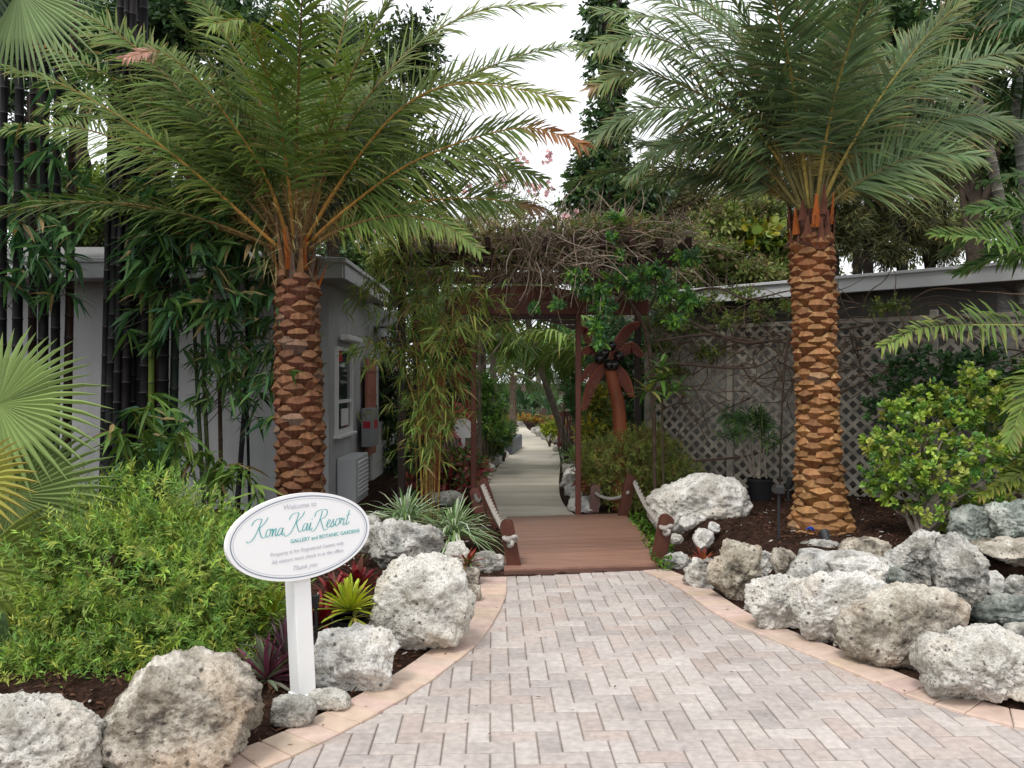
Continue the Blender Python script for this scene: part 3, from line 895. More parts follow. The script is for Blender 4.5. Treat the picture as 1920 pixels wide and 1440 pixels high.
def rdl(z): return .178 + .03 * math.exp(-max(z, 0) / .25) + .012 * math.exp(-((z - 1.2) / .5) ** 2) - .010 * min(1, max(0, (z - 1.6) / .9))


mb = MB()
zz = np.linspace(0, ltop[2] + .05, 24)
mb.tube([(*axl(z), z) for z in zz], [rdl(z) for z in zz], 18, (.055, .024, .012))
boots(mb, axl, rdl, 20, 10, .128, (.130, .048, .023), (.27, .145, .070), 11, .046, 1.05, 0., (.135, .055, .030))
mb.build('trunk', M['boot'], lp)
# fibrous sheath and old leaf bases under the crown
mb = MB(); rs = np.random.RandomState(5)
for k in range(34):
    a = k * 2.4; z0 = ltop[2] - .05 + .010 * k
    r_ = .155 - .0035 * k
    b = np.array((ltop[0] + r_ * math.cos(a), LPY + r_ * math.sin(a), z0 - .12)); L_ = rs.uniform(.22, .5)
    d = nz(np.array((math.cos(a) * rs.uniform(.2, .5), math.sin(a) * rs.uniform(.2, .5), 1)))
    cc = np.array((.34, .095, .022)) if k % 3 == 0 else (np.array((.24, .13, .06)) if k % 3 == 1 else np.array((.13, .085, .06)))
    pts = [b, b + d * L_ * .5, b + d * L_ + np.array((math.cos(a), math.sin(a), 0)) * .07]
    mb.leaves(np.array([b]), np.array([d]), np.array([[math.cos(a), math.sin(a), .1]]), L_ * 1.1, .10, cc * rs.uniform(.7, 1.2), -.05, ((0, 1), (.35, .7), (.8, .32), (1, .22)), .22)
for k in range(420):      # long thorns and loose fibres in the crown heart
    a = rs.uniform(0, 2 * PI); r_ = rs.uniform(.05, .45); z_ = ltop[2] + rs.uniform(.05, .75)
    b = np.array((ltop[0] + r_ * math.cos(a), LPY + r_ * math.sin(a), z_))
    mb.leaves(np.array([b]), nz(np.array([[math.cos(a) * .6 + rs.normal(0, .6), math.sin(a) * .6 + rs.normal(0, .6), rs.normal(.2, .7)]])), np.array([[0, -.5, 1.]]), rs.uniform(.12, .30), .009, np.array((.20, .17, .07)) * rs.uniform(.4, 1.3), .2)
mb.build('leaf_bases', M['boot'], lp)
c0 = P(556, 470, 7.5)
GRN = (.115, .175, .042)
LF = [  # pixel path, end depth, twist, extras
    ([(545, 480), (500, 445), (390, 345), (270, 250), (130, 165), (10, 125)], 6.5, .35, dict(L=.46, yt=.05)),
    ([(548, 470), (500, 335), (440, 240), (370, 150), (300, 98), (235, 108)], 6.3, .45, dict(tip=(.80, (.50, .27, .21)), L=.44, droop=.35)),
    ([(553, 470), (540, 330), (520, 210), (490, 110), (458, 40), (400, 45)], 6.2, .3, dict(yt=.2)),
    ([(558, 470), (556, 300), (560, 150), (565, 20), (575, -110)], 5.9, .0, dict(out=(0, -1, 0))),
    ([(565, 470), (640, 400), (760, 312), (890, 258), (1000, 240), (1095, 272)], 6.9, -.55, dict(tip=(.74, (.30, .13, .05)), yt=.15)),
    ([(568, 480), (620, 440), (750, 385), (900, 372), (1010, 392)], 7.3, -.5, dict(tip=(.85, (.14, .08, .04)))),
    ([(565, 465), (640, 340), (740, 215), (840, 160), (960, 165), (1060, 190)], 6.9, -.5, dict(yt=.5)),
    ([(566, 465), (650, 330), (760, 200), (913, 128), (1010, 95), (1085, 85)], 8.0, -.4, dict()),
    ([(562, 465), (620, 300), (700, 170), (800, 70), (920, 15), (1050, 12)], 7.4, -.35, dict(yt=.3)),
    ([(562, 465), (600, 300), (650, 160), (720, 20), (800, -80)], 6.6, -.3, dict()),
    ([(568, 480), (660, 400), (780, 325), (900, 298), (1015, 335)], 8.0, -.6, dict()),
    ([(560, 480), (640, 430), (740, 405), (830, 420), (900, 470)], 6.9, -.5, dict(L=.36)),
    ([(550, 485), (480, 430), (380, 390), (280, 370), (180, 400)], 8.0, .5, dict(L=.38)),
    ([(550, 475), (460, 350), (340, 230), (210, 180), (80, 200)], 8.3, .5, dict()),
    ([(556, 460), (580, 300), (620, 150), (650, 20), (660, -100)], 8.0, -.1, dict(out=(.5, 1, 0))),
    ([(552, 460), (520, 300), (470, 150), (400, 30), (330, -60)], 7.6, .3, dict()),
    ([(550, 470), (470, 300), (380, 170), (280, 90), (150, 62)], 8.3, .35, dict(L=.56, yt=.1)),
    ([(550, 470), (420, 280), (300, 130), (180, 40), (50, 0)], 7.6, .45, dict(L=.56)),
    ([(545, 480), (440, 400), (300, 300), (150, 240), (10, 240)], 8.2, .5, dict(L=.52)),
    ([(550, 475), (430, 320), (300, 200), (160, 120), (20, 60)], 8.6, .4, dict(L=.56, tip=(.8, (.25, .09, .03)))),
]
k = 0
for pth, Ye, tw, kw in LF:
    n_ = len(pth); ctrl = [P(x, y, 7.45 + (Ye - 7.45) * (i / (n_ - 1)) ** 1.3) for i, (x, y) in enumerate(pth)]
    ctrl[0] = P(pth[0][0], pth[0][1], 7.5); mb = MB()
    rs = np.random.RandomState(100 + k)
    args = dict(L=.60, twist=tw * 2., col=np.array(GRN) * rs.uniform(.75, 1.15), rcol=(.40, .20, .045) if k in (0, 1, 2, 4, 5, 6) else (.19, .11, .04), r0=.019, seed=100 + k, n=118)
    args.update(kw); frond(mb, ctrl, **args); mb.build('frond', [M['leaf'], M['stem']], lp); k += 1
for i in range(30):
    rs = np.random.RandomState(300 + i)
    az = math.radians(rs.uniform(50, 200)) if i < 25 else math.radians(rs.uniform(0, 60))
    el = math.radians(rs.uniform(18, 82)) if i < 25 else math.radians(rs.uniform(40, 82))
    ctrl = rand_ctrl(c0 + np.array((math.cos(az) * .06, math.sin(az) * .06, -.05)), az, el, rs.uniform(2.2, 3.0), rs.uniform(.5, 1.1), rs)
    mb = MB(); frond(mb, ctrl, L=.57, n=90, twist=rs.uniform(-.4, .4), col=np.array((.075, .125, .036)) * rs.uniform(.8, 1.25), rcol=(.2, .12, .045), r0=.017, seed=300 + i)
    mb.build('frond', [M['leaf'], M['stem']], lp)

# --- palm in the raised bed
RPx, RPY = P(1540, 990, 6.9)[0], 6.9
rtop = P(1520, 405, 6.9); rz0 = .25
rp = thing('date_palm', 'date palm with golden brown patterned trunk in the raised mulch bed', 'palm tree', (RPx, RPY, rz0), 'date palms flanking the entrance')


def axr(z):
    t = (z - rz0) / (rtop[2] - rz0); return (RPx + (rtop[0] - RPx) * t, RPY)


def rdr(z): return .150 + .115 * math.exp(-max(z - rz0, 0) / .22) + .006 * math.sin(z * 3)


mb = MB(); zz = np.linspace(rz0 - .1, rtop[2] - .02, 30)
mb.tube([(*axr(z), z) for z in zz], [rdr(z) for z in zz], 18, (.075, .034, .015))
boots(mb, axr, rdr, 25, 10, .102, (.25, .115, .042), (.44, .26, .115), 21, .042, 1.05, rz0 + .0, (.15, .050, .020))
mb.build('trunk', M['boot'], rp)
mb = MB(); rs = np.random.RandomState(6)
zz = np.linspace(rtop[2] - .30, rtop[2] + .04, 8)
mb.tube([(*axr(z), z) for z in zz], .160 + .016 * np.sin(np.arange(8) * 1.7), 18, (.085, .034, .022))
for k in range(24):
    a = k * 2.4; r_ = .165
    b = np.array((rtop[0] + r_ * math.cos(a), RPY + r_ * math.sin(a), rtop[2] - .34 + .014 * k)); d = nz(np.array((math.cos(a) * .12, math.sin(a) * .12, 1)))
    cc = np.array((.36, .10, .022)) if k % 3 == 0 else np.array((.13, .05, .03))
    mb.leaves(np.array([b]), np.array([d]), np.array([[math.cos(a), math.sin(a), .1]]), rs.uniform(.16, .28), .085, cc, 0, ((0, 1), (.4, .7), (1, .2)), .2)
for k in range(120):
    a = rs.uniform(0, 2 * PI); z_ = rtop[2] + rs.uniform(-.3, .05); r_ = .175
    b = np.array((rtop[0] + r_ * math.cos(a), RPY + r_ * math.sin(a), z_))
    mb.leaves(np.array([b]), nz(np.array([[math.cos(a) * .5 + rs.normal(0, .4), math.sin(a) * .5 + rs.normal(0, .4), rs.normal(.3, .6)]])), np.array([[0, 0, 1.]]), .10, .008, (.10, .05, .035), .2)
mb.build('fibre_sheath', M['boot'], rp)
c1 = P(1524, 385, 6.9)
GR2_ = (.120, .180, .082)
RF = [
    ([(1505, 398), (1467, 310), (1397, 227), (1290, 165), (1190, 135), (1110, 165)], 6.4, .45, dict(yt=.25, tip=(.93, (.35, .2, .13)))),
    ([(1518, 392), (1498, 240), (1478, 110), (1450, 0), (1410, -90)], 5.7, .15, dict(out=(-.25, -1, 0))),
    ([(1530, 392), (1545, 280), (1570, 160), (1605, 40), (1630, -60)], 5.6, -.12, dict(out=(.25, -1, 0))),
    ([(1536, 396), (1570, 320), (1640, 200), (1720, 90), (1800, 5), (1880, -40)], 6.2, -.4, dict(yt=.25)),
    ([(1500, 392), (1420, 300), (1320, 262), (1240, 280), (1180, 335)], 6.9, .5, dict(L=.36)),
    ([(1512, 385), (1440, 230), (1360, 110), (1250, 40), (1130, 20)], 6.3, .4, dict(yt=.15)),
    ([(1512, 385), (1450, 200), (1380, 60), (1280, -30), (1180, -70)], 6.9, .35, dict()),
    ([(1540, 390), (1620, 300), (1720, 240), (1830, 215), (1940, 240)], 6.9, -.5, dict()),
    ([(1540, 388), (1600, 270), (1700, 170), (1830, 110), (1980, 90)], 7.3, -.45, dict()),
    ([(1522, 385), (1524, 240), (1530, 110), (1540, -20), (1545, -120)], 6.4, 0., dict(out=(0, -1, 0))),
    ([(1500, 390), (1410, 330), (1340, 325), (1270, 345)], 7.7, .5, dict(L=.32)),
    ([(1540, 395), (1600, 345), (1670, 330), (1740, 360)], 7.3, -.5, dict(L=.34)),
    ([(1505, 395), (1440, 250), (1340, 130), (1220, 70), (1092, 92)], 6.0, .45, dict(yt=.2)),
    ([(1500, 395), (1430, 290), (1330, 215), (1210, 205), (1105, 262)], 7.3, .5, dict()),
    ([(1515, 390), (1470, 200), (1400, 40), (1320, -60)], 6.2, .3, dict()),
    ([(1535, 392), (1590, 240), (1680, 110), (1790, 30)], 7.6, -.4, dict()),
    ([(1540, 395), (1630, 330), (1730, 290), (1830, 292)], 6.5, -.5, dict()),
    ([(1515, 385), (1470, 220), (1390, 90), (1270, 10), (1150, -20)], 7.6, .4, dict()),
]
for i, (pth, Ye, tw, kw) in enumerate(RF):
    n_ = len(pth); ctrl = [P(x, y, 6.88 + (Ye - 6.88) * (j / (n_ - 1)) ** 1.3) for j, (x, y) in enumerate(pth)]
    mb = MB(); rs = np.random.RandomState(500 + i)
    args = dict(L=.58, twist=tw * 2., col=np.array(GR2_) * rs.uniform(.85, 1.2), rcol=(.36, .27, .07) if i in (0, 1, 2, 3) else (.15, .125, .045), seed=500 + i, n=118, r0=.018)
    args.update(kw); frond(mb, ctrl, **args); mb.build('frond', [M['leaf'], M['stem']], rp)
for i in range(22):
    rs = np.random.RandomState(600 + i)
    az = math.radians(rs.uniform(15, 165)) if i < 20 else math.radians(rs.uniform(200, 340)); el = math.radians(rs.uniform(30, 84)) if i < 20 else math.radians(rs.uniform(68, 84))
    ctrl = rand_ctrl(c1 + np.array((math.cos(az) * .05, math.sin(az) * .05, -.04)), az, el, rs.uniform(2.1, 2.8), rs.uniform(.4, .9), rs)
    mb = MB(); frond(mb, ctrl, L=.57, n=90, twist=rs.uniform(-.3, .3), col=np.array((.078, .122, .052)) * rs.uniform(.8, 1.25), rcol=(.17, .14, .055), r0=.016, seed=600 + i)
    mb.build('frond', [M['leaf'], M['stem']], rp)

# ------------------------------------------------------------------ house on the bamboo side
WX = -2.2
wy = lambda px: -WX * F / (CX - px)
hb = thing('white_house', 'white stucco house with broad grey eaves behind the black bamboo', 'house', (WX, 9.6, 0))
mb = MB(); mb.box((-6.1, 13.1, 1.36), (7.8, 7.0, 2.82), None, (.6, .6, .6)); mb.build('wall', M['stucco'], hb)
mb = MB()
ex = -1.9; ey = 9.0; zt = 2.93; zb = 2.71
mb.box(((ex - 10.4) / 2, (ey + 12.2) / 2, (zt + zb) / 2 + .012), (ex + 10.4 - .06, 12.2 - ey - .06, zt - zb - .03), None, (.5, .5, .5))
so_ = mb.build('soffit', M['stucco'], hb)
mb = MB()
mb.box(((ex - 10.4) / 2, ey - .015, (zt + zb) / 2), (ex + 10.4, .03, zt - zb), None, (.5, .5, .5), 0, .004)
mb.box((ex + .002, (ey + 12.2) / 2 + .02, (zt + zb) / 2), (.03, 12.2 - ey - .04, zt - zb), None, (.5, .5, .5), 0, .004)
mb.box(((ex - 10.4) / 2 + .02, ey - .028, zt - .02), (ex + 10.4 + .04, .045, .05), None, (.5, .5, .5), 0, .004)
mb.box((ex + .02, (ey + 12.2) / 2, zt - .02), (.045, 12.2 - ey, .05), None, (.5, .5, .5), 0, .004)
mb.build('fascia', M['fascia'], hb)
mb = MB()
v = [(-10.4, ey - .03, zt + .006), (ex + .03, ey - .03, zt + .006), (ex + .03, 15, zt + .006), (-10.4, 15, zt + .006), (-9, 11.5, zt + .55), (-4.4, 11.5, zt + .55), (-4.4, 14, zt + .55), (-9, 14, zt + .55)]
mb.add(v, [(0, 1, 5, 4), (1, 2, 6, 5), (2, 3, 7, 6), (3, 0, 4, 7), (4, 5, 6, 7), (3, 2, 1, 0)], (.2, .2, .2)); mb.build('roof', M['roofing'], hb)
mb = MB(); y0, y1 = wy(663), wy(722)
mb.box(((WX - .3 + -1.75) / 2, 12.9, 2.55), (.75, .5, .26), None, (.5, .5, .5), 0, .01); mb.build('porch_beam', M['fascia'], hb)


def zat(py, Y): return H - (py - HY) / F * Y


# window
y0, y1 = wy(627), wy(656); ym = (y0 + y1) / 2; zt_, zb_ = zat(652, ym), zat(812, ym)
win = MB(); zm = zat(752, ym)
for (a, b, c, d) in ((y0, y1, zt_ - .05, zt_), (y0, y1, zb_, zb_ + .06), (y0, y0 + .05, zb_ + .06, zt_ - .05), (y1 - .05, y1, zb_ + .06, zt_ - .05), (y0 + .05, y1 - .05, zm - .02, zm + .02)):
    win.box((WX + .02, (a + b) / 2, (c + d) / 2), (.05, b - a, d - c), None, (.8, .8, .8))
wo_ = win.build('window', M['white'], hb)
mb = MB(); mb.box((WX + .004, ym, (zt_ + zb_) / 2), (.012, y1 - y0 - .09, zt_ - zb_ - .1)); mb.build('pane', M['glass'], wo_)
mb = MB(); mb.box((WX + .04, ym, zb_ - .02), (.10, y1 - y0 + .1, .035), None, (.8, .8, .8), 0, .004); mb.build('sill', M['white'], wo_)
mb = MB(); mb.box((WX + .014, ym + .08, zat(782, ym)), (.006, .42, .22)); mb.build('paper_notice', M['white'], wo_)
mb = MB(); mb.box((WX + .0145, y0 + .25, zat(668, ym)), (.006, .28, .14)); mb.build('open_sticker', M['red'], wo_)
mb = MB(); mb.box((WX + .09, wy(647), zat(636, wy(647))), (.12, .9, .07), None, (.8, .8, .8), 0, .01); mb.build('light_fixture', M['white'], hb)
# door leaf and salmon shutter
y0, y1 = wy(693), wy(724); zt_ = 2.06
mb = MB(); mb.box((WX + .03, (y0 + y1) / 2, 1.04), (.05, y1 - y0, 2.04), None, (.8, .8, .8), 0, .006); dr = mb.build('door', M['white'], hb)
mb = MB(); mb.box((WX + .058, y0 + .95, 1.38), (.012, .9, .95)); mb.build('pane', M['glass'], dr)
mb = MB(); mb.box((WX + .08, y0 + .12, .98), (.06, .05, .03), None, (0, 0, 0), 0, .006); mb.box((WX + .075, y0 + .12, 1.16), (.04, .04, .04), None, (0, 0, 0), 0, .006); mb.build('handle', M['darkmetal'], dr)
y0, y1 = wy(675), wy(692); mb = MB(); mb.box((WX + .09, (y0 + y1) / 2, 1.17), (.05, y1 - y0 - .04, 1.42), None, (.4, .2, .1), 0, .008)
for zz_ in (.62, .98, 1.34, 1.7): mb.box((WX + .118, (y0 + y1) / 2, zz_), (.012, y1 - y0 - .05, .02))
mb.build('shutter', M['salmon'], hb)
nb = MB(); Yn = 11.55; nb.box((WX + .15, Yn, (zat(765, Yn) + zat(836, Yn)) / 2), (.16, .5, zat(765, Yn) - zat(836, Yn)), None, (.6, .6, .6), 0, .01); nb_ = tag(nb.build('notice_box', M['greymetal'], hb))
mb = MB(); mb.box((WX + .15, Yn - .252, zat(795, Yn)), (.10, .006, .10)); mb.box((WX + .232, Yn, zat(795, Yn)), (.006, .26, .12)); mb.build('red_notice', M['red'], nb_)
ac = thing('air_conditioner', 'low white air conditioner with slatted side against the house wall', 'air conditioner', (-2.03, 10.4, 0))
mb = MB(); mb.box((-2.07, 10.42, .29), (.24, .85, .6), None, (.6, .6, .6), 0, .012); mb.build('casing', M['fascia'], ac)
mb = MB()
for i in range(9):
    mb.box((-1.945, 10.46, .10 + i * .052), (.02, .66, .026), np.array(Matrix.Rotation(.5, 3, 'Y')))
mb.build('louvres', M['white'], ac)

# ------------------------------------------------------------------ long low building beyond the lattice
A0 = P(1372, 548, 10.3)[:2]; A1 = P(1905, 506, 8.2)[:2]
dv = nz(np.array(A1) - np.array(A0)); nv = np.array((dv[1], -dv[0]))     # nv faces the walk
if nv[1] > 0: nv = -nv
bl = thing('grey_building', 'low grey building with sloping roof behind the lattice fence', 'building', (*((np.array(A0) + A1) / 2), 0))
A0e = np.array(A0) - dv * .9; A1e = np.array(A1) + dv * .15
mb = MB()
wv0 = A0e - nv * .45 - dv * 1.3; wv1 = A1e - nv * .45 - dv * .4; dp = -nv * 4
pts = [(*wv0, -.05), (*wv1, -.05), (*wv1, 2.62), (*wv0, 2.62)]
mb.extrude(pts, (*dp, 0), (.4, .4, .4)); mb.build('wall', M['stucco_tan'], bl)
mb = MB(); mb.bar((*A0e, 2.68), (*A1e, 2.68), .03, .19, (.5, .5, .5), 0, Z, .004); mb.bar((*(A0e + nv * .02), 2.765), (*(A1e + nv * .02), 2.765), .06, .035, (.5, .5, .5), 0, Z, .004)
mb.build('fascia', M['fascia'], bl)
mb = MB(); q0 = A0e - nv * .02; q1 = A1e - nv * .02
pr_pts = [(*q0, 2.60), (*q0, 2.785), (*(q0 + dp * .8), 3.15), (*(q0 + dp * .8), 2.60)]
mb.extrude(pr_pts, (*(q1 - q0), 0), (.2, .2, .2)); mb.build('roof', M['roofing'], bl)
mb = MB(); pv = P(1836, 510, 9.0); mb.tube([pv + Z * -.15, pv + Z * .06], .05, 10); mb.tube([pv + Z * .06, pv + Z * .10], .075, 10); mb.build('roof_vent', M['greymetal'], bl)

# ------------------------------------------------------------------ lattice fence
E0 = P(1215, 700, 10.35)[:2]; E1 = P(1990, 700, 7.75)[:2]
ev = np.array(E1) - np.array(E0); EL = np.linalg.norm(ev); ed = ev / EL; en = np.array((ed[1], -ed[0]))
if en[1] > 0: en = -en
lf = thing('lattice_fence', 'tall weathered diagonal lattice fence overgrown by bare vines', 'fence', (*((np.array(E0) + E1) / 2), .2))
FZ0, FZ1 = .22, 2.22
npan = 4
for k in range(npan):
    s0 = EL * k / npan + .04; s1 = EL * (k + 1) / npan - .04
    mb = MB()
    for lay, sg_ in ((0, 1), (1, -1)):
        pitch = .148
        for i in range(-20, 40):
            off = i * pitch
            # line s - s0 = off + sg*(z - z0)
            a = []
            za, zb2 = FZ0, FZ1
            sa_ = s0 + off; 
            f_ = lambda z: sa_ + sg_ * (z - FZ0) if sg_ > 0 else sa_ + (FZ1 - z) 
            z_in = [z for z in np.linspace(FZ0, FZ1, 97) if s0 + .01 <= f_(z) <= s1 - .01]
            if len(z_in) < 4: continue
            z0_, z1_ = z_in[0], z_in[-1]
            o_ = en * (.008 * lay)
            p0 = np.array((*(np.array(E0) + ed * f_(z0_) + o_), z0_)); p1 = np.array((*(np.array(E0) + ed * f_(z1_) + o_), z1_))
            mb.bar(p0, p1, .040, .007, (.4, .4, .4), 0, (*en, 0))
    mb.build('lattice_panel', M['lattice'], lf)
    for zz_ in (FZ0, FZ1):
        mb = MB(); mb.bar((*(np.array(E0) + ed * s0), zz_), (*(np.array(E0) + ed * s1), zz_), .045, .05, (.4, .4, .4)); mb.build('rail', M['lattice'], lf)
for k in range(npan + 1):
    p = np.array(E0) + ed * (EL * k / npan); mb = MB(); mb.box((*p, 1.15), (.075, .075, 2.3), np.array(Matrix.Rotation(math.atan2(ed[1], ed[0]), 3, 'Z')), (.4, .4, .4), 0, .004); mb.build('post', M['lattice'], lf)

# ------------------------------------------------------------------ garden gate arch (pergola)
PY = 9.2
pg = thing('garden_arch', 'dark red timber arch with slatted header spanning the path', 'pergola', (P(985, 965, PY)[0], PY, 0))
RW = (.135, .042, .028); RWd = (.042, .016, .012)
xl, xr = P(888, 700, PY)[0], P(1084, 700, PY)[0]
for x in (xl, xr):
    mb = MB(); mb.box((x, PY, 1.165), (.062, .07, 2.33), None, RW, 0, .005); mb.build('post', M['redwood'], pg)
bz0, bz1 = zat(590, PY), zat(562, PY)
x0b, x1b = P(835, 0, PY)[0], P(1215, 0, PY)[0]
mb = MB(); mb.box(((x0b + x1b) / 2, PY, (bz0 + bz1) / 2), (x1b - x0b, .11, bz1 - bz0), None, RW, 0, .006); mb.build('beam', M['redwood'], pg)
mb = MB(); th_ = np.linspace(0, 1, 22)
xa, xb = P(842, 0, PY)[0], P(1128, 0, PY)[0]
crest = zat(536, PY) - bz1 - .004
top = [(xa + (xb - xa) * t, PY - .03, bz1 + .004 + crest * math.sin(PI * t) ** .8) for t in th_]
mb.extrude([(xa, PY - .03, bz1 + .003)] + top[1:-1] + [(xb, PY - .03, bz1 + .003)], (0, .06, 0), np.array(RW) * 1.25); mb.build('arched_crest_board', M['redwood'], pg)
ns = 4
for k in range(ns):      # slats of the header below the beam, cut to an arch
    mb = MB(); z1_ = bz0 - .004 - k * .058; z0_ = z1_ - .052
    def cut(z):  # half-opening where the arch underside passes height z
        zc = zat(598, PY); zs = zat(622, PY) - .0
        return 0
    xs_ = np.linspace(xl + .034, xr - .034, 30); und = [zat(624, PY) - .04 + (zat(603, PY) - zat(624, PY) + .06) * math.sin(PI * (x - xl) / (xr - xl)) ** .55 for x in xs_]
    lo_ = [max(z0_, u) for u in und]
    ok = [l < z1_ - .004 for l in lo_]
    seg = []
    cur = []
    for x, l, o_ in zip(xs_, lo_, ok):
        if o_: cur.append((x, l))
        elif cur: seg.append(cur); cur = []
    if cur: seg.append(cur)
    for sgm in seg:
        if len(sgm) < 2: continue
        poly_ = [(x, PY - .018, l) for x, l in sgm] + [(x, PY - .018, z1_) for x, l in sgm[::-1]]
        mb.extrude(poly_, (0, .03, 0), RWd)
    if mb.n: mb.build('header_slat', M['redwood'], pg)
# flat roof of beams and rafters carrying the vines
for (yy, zz_) in ((8.75, zat(487, 8.75)), (10.3, zat(487, 8.75))):
    mb = MB(); a, b = P(738, 0, 8.75)[0], P(1300, 0, 8.75)[0]; mb.box(((a + b) / 2, yy, zz_), (b - a, .07, .15), None, RWd, 0, .005); mb.build('roof_beam', M['redwood'], pg)
for i, x in enumerate(np.linspace(P(760, 0, 8.75)[0], P(1280, 0, 8.75)[0], 11)):
    mb = MB(); mb.box((x, 9.5, zat(487, 8.75) + .135), (.05, 2.2, .11), None, RWd, 0, .005); mb.build('rafter', M['redwood'], pg)
for x in (P(752, 0, 8.8)[0], P(1232, 0, 8.84)[0]):
    for yy in ((8.84, 10.2) if x < 0 else (10.2,)):
        mb = MB(); mb.box((x, yy, 1.40), (.08, .08, 2.8), None, (.035, .022, .017), 0, .005); mb.build('roof_post', M['redwood'], pg)

# carved timber palm beside the arch
def carved_palm(label, mirror, Yc, grp=None):
    o = thing('carved_palm', label, 'sculpture', P(1168 if not mirror else 842, 800, Yc), grp)
    X = (lambda x: x) if not mirror else (lambda x: 2 * 986 - x)
    pt = lambda x, y, d=0.: P(X(x), y, Yc + d)
    mb = MB(); tr = cat([pt(1143, 690), pt(1150, 720), pt(1160, 765), pt(1163, 850), pt(1162, 960)], 14)
    mb.tube(tr, np.linspace(.070, .095, 14), 12, (.26, .075, .03)); mb.build('trunk', M['redwood'], o, True)
    fr = [[(1140, 672), (1155, 635), (1175, 610), (1200, 603)], [(1148, 672), (1170, 648), (1190, 645), (1207, 668)], [(1150, 680), (1170, 695), (1183, 720), (1188, 745)],
          [(1134, 672), (1120, 652), (1104, 648), (1086, 662)], [(1130, 682), (1112, 700), (1098, 730), (1092, 770)], [(1132, 680), (1118, 680), (1100, 690), (1088, 715)], [(1130, 668), (1118, 640), (1104, 618), (1086, 612)]]
    for k, c_ in enumerate(fr):
        c3 = cat([pt(x, y, -.03 + .012 * (k % 3)) for x, y in c_], 17); mb = MB()
        T = nz(np.gradient(c3, axis=0)); nn = np.stack([T[:, 2], np.zeros(17), -T[:, 0]], 1)
        nn = np.where(nn[:, 2:3] < 0, nn, -nn)
        w = .125 * np.sin(PI * np.linspace(.12, .93, 17)) ** .7
        lo_ = c3 + nn * w[:, None]
        # comb edge: finger-like slots cut into the lower edge
        edge = []
        for i in range(16):
            a, b = lo_[i], lo_[i + 1]
            edge += [a, a * .35 + b * .65, (a * .25 + b * .75) * .18 + (c3[i] * .25 + c3[i + 1] * .75) * .82]
        poly_ = list(c3[::-1] - nn[::-1] * .012) + edge
        mb.extrude([p + np.array((0, -.02, 0)) for p in poly_], (0, .04, 0), np.array((.20, .045, .026)) * (.8 + .1 * (k % 4)))
        mb.tube(c3 + np.array((0, -.024, 0)), .012, 5, (.27, .085, .045)); mb.build('frond', M['redwood'], o)
    for x, y in ((1133, 662), (1146, 648), (1160, 668), (1142, 684), (1124, 672), (1152, 684)):
        mb = MB(); V_, F_ = ico(2); mb.add(V_ * np.array((.062, .058, .07)) + pt(x, y, -.10), F_, (.02, .01, .01)); mb.build('coconut', M['coconut'], o, True)


carved_palm('carved red timber palm with dark coconuts standing in full view beside the arch post', False, 9.55, 'carved timber palms by the arch')
carved_palm('carved red timber palm mostly hidden behind the golden bamboo', True, 9.75, 'carved timber palms by the arch')

# ------------------------------------------------------------------ little bridge with rope rails
fl, fr_, bl_, br_ = G(945, 1079)[:2], G(1243, 1067)[:2], G(950, 976)[:2], G(1168, 970)[:2]
bd = thing('footbridge', 'short reddish brown plank bridge with leaning posts and rope rails', 'bridge', (*((fl + fr_ + bl_ + br_) / 4), 0))
mb = MB(); nb_ = 17; rs = np.random.RandomState(8)
bz = lambda t: .046 + .05 * math.sin(PI * t)
for i in range(nb_):
    t0_, t1_ = i / nb_ + .0016, (i + 1) / nb_ - .0016
    q = [fl + (bl_ - fl) * t0_, fr_ + (br_ - fr_) * t0_, fr_ + (br_ - fr_) * t1_, fl + (bl_ - fl) * t1_]
    pz = [bz(t0_), bz(t0_), bz(t1_), bz(t1_)]
    top = np.array([(*a, z) for a, z in zip(q, pz)])
    mb.extrude(top - Z * .04, Z * .04, np.array((.25, .138, .10)) * rs.uniform(.82, 1.2))
mb.build('deck_boards', M['deck'], bd)
mb = MB(); mb.bar((*(fl + np.array((0, -.012))), .012), (*(fr_ + np.array((0, -.012))), .0), .02, .05, (.12, .06, .045)); mb.bar((*fr_, -.02), (*br_, -.02), .05, .08, (.1, .05, .04)); mb.bar((*fl, -.02), (*bl_, -.02), .05, .08, (.1, .05, .04)); mb.build('edge_board', M['deck'], bd)
POSTS = {'fl': ((966, 1072), (948, 972), 6.55), 'fr': ((1232, 1060), (1252, 962), 6.7), 'br': ((1166, 976), (1184, 888), 8.9), 'bl': ((938, 1004), (902, 897), 8.1), 'brr': ((1112, 974), (1117, 906), 9.4), 'bll': ((905, 985), (888, 912), 8.9)}
PT = {}
for nme, (b, t, Y) in POSTS.items():
    p0, p1 = P(*b, Y), P(*t, Y); p0[2] = min(p0[2], .02); d = nz(p1 - p0); mb = MB()
    n_ = 7; th2 = np.linspace(0, PI, n_)
    w = .056
    sx_ = nz(np.cross((0, 1., 0), d)); dy = nz(np.cross(d, sx_))
    prof_ = [p0 - sx_ * w - d * .08, p0 + sx_ * w - d * .08] + [p1 - d * w + sx_ * w * math.cos(a) + d * w * .8 * math.sin(a) for a in th2]
    col = {'bll': (.20, .075, .06), 'brr': (.17, .09, .08)}.get(nme, (.085, .028, .017))
    mb.extrude([q - dy * .045 for q in prof_], dy * .09, col); mb.build('rail_post', M['redwood'], bd); PT[nme] = (p0, p1, d)


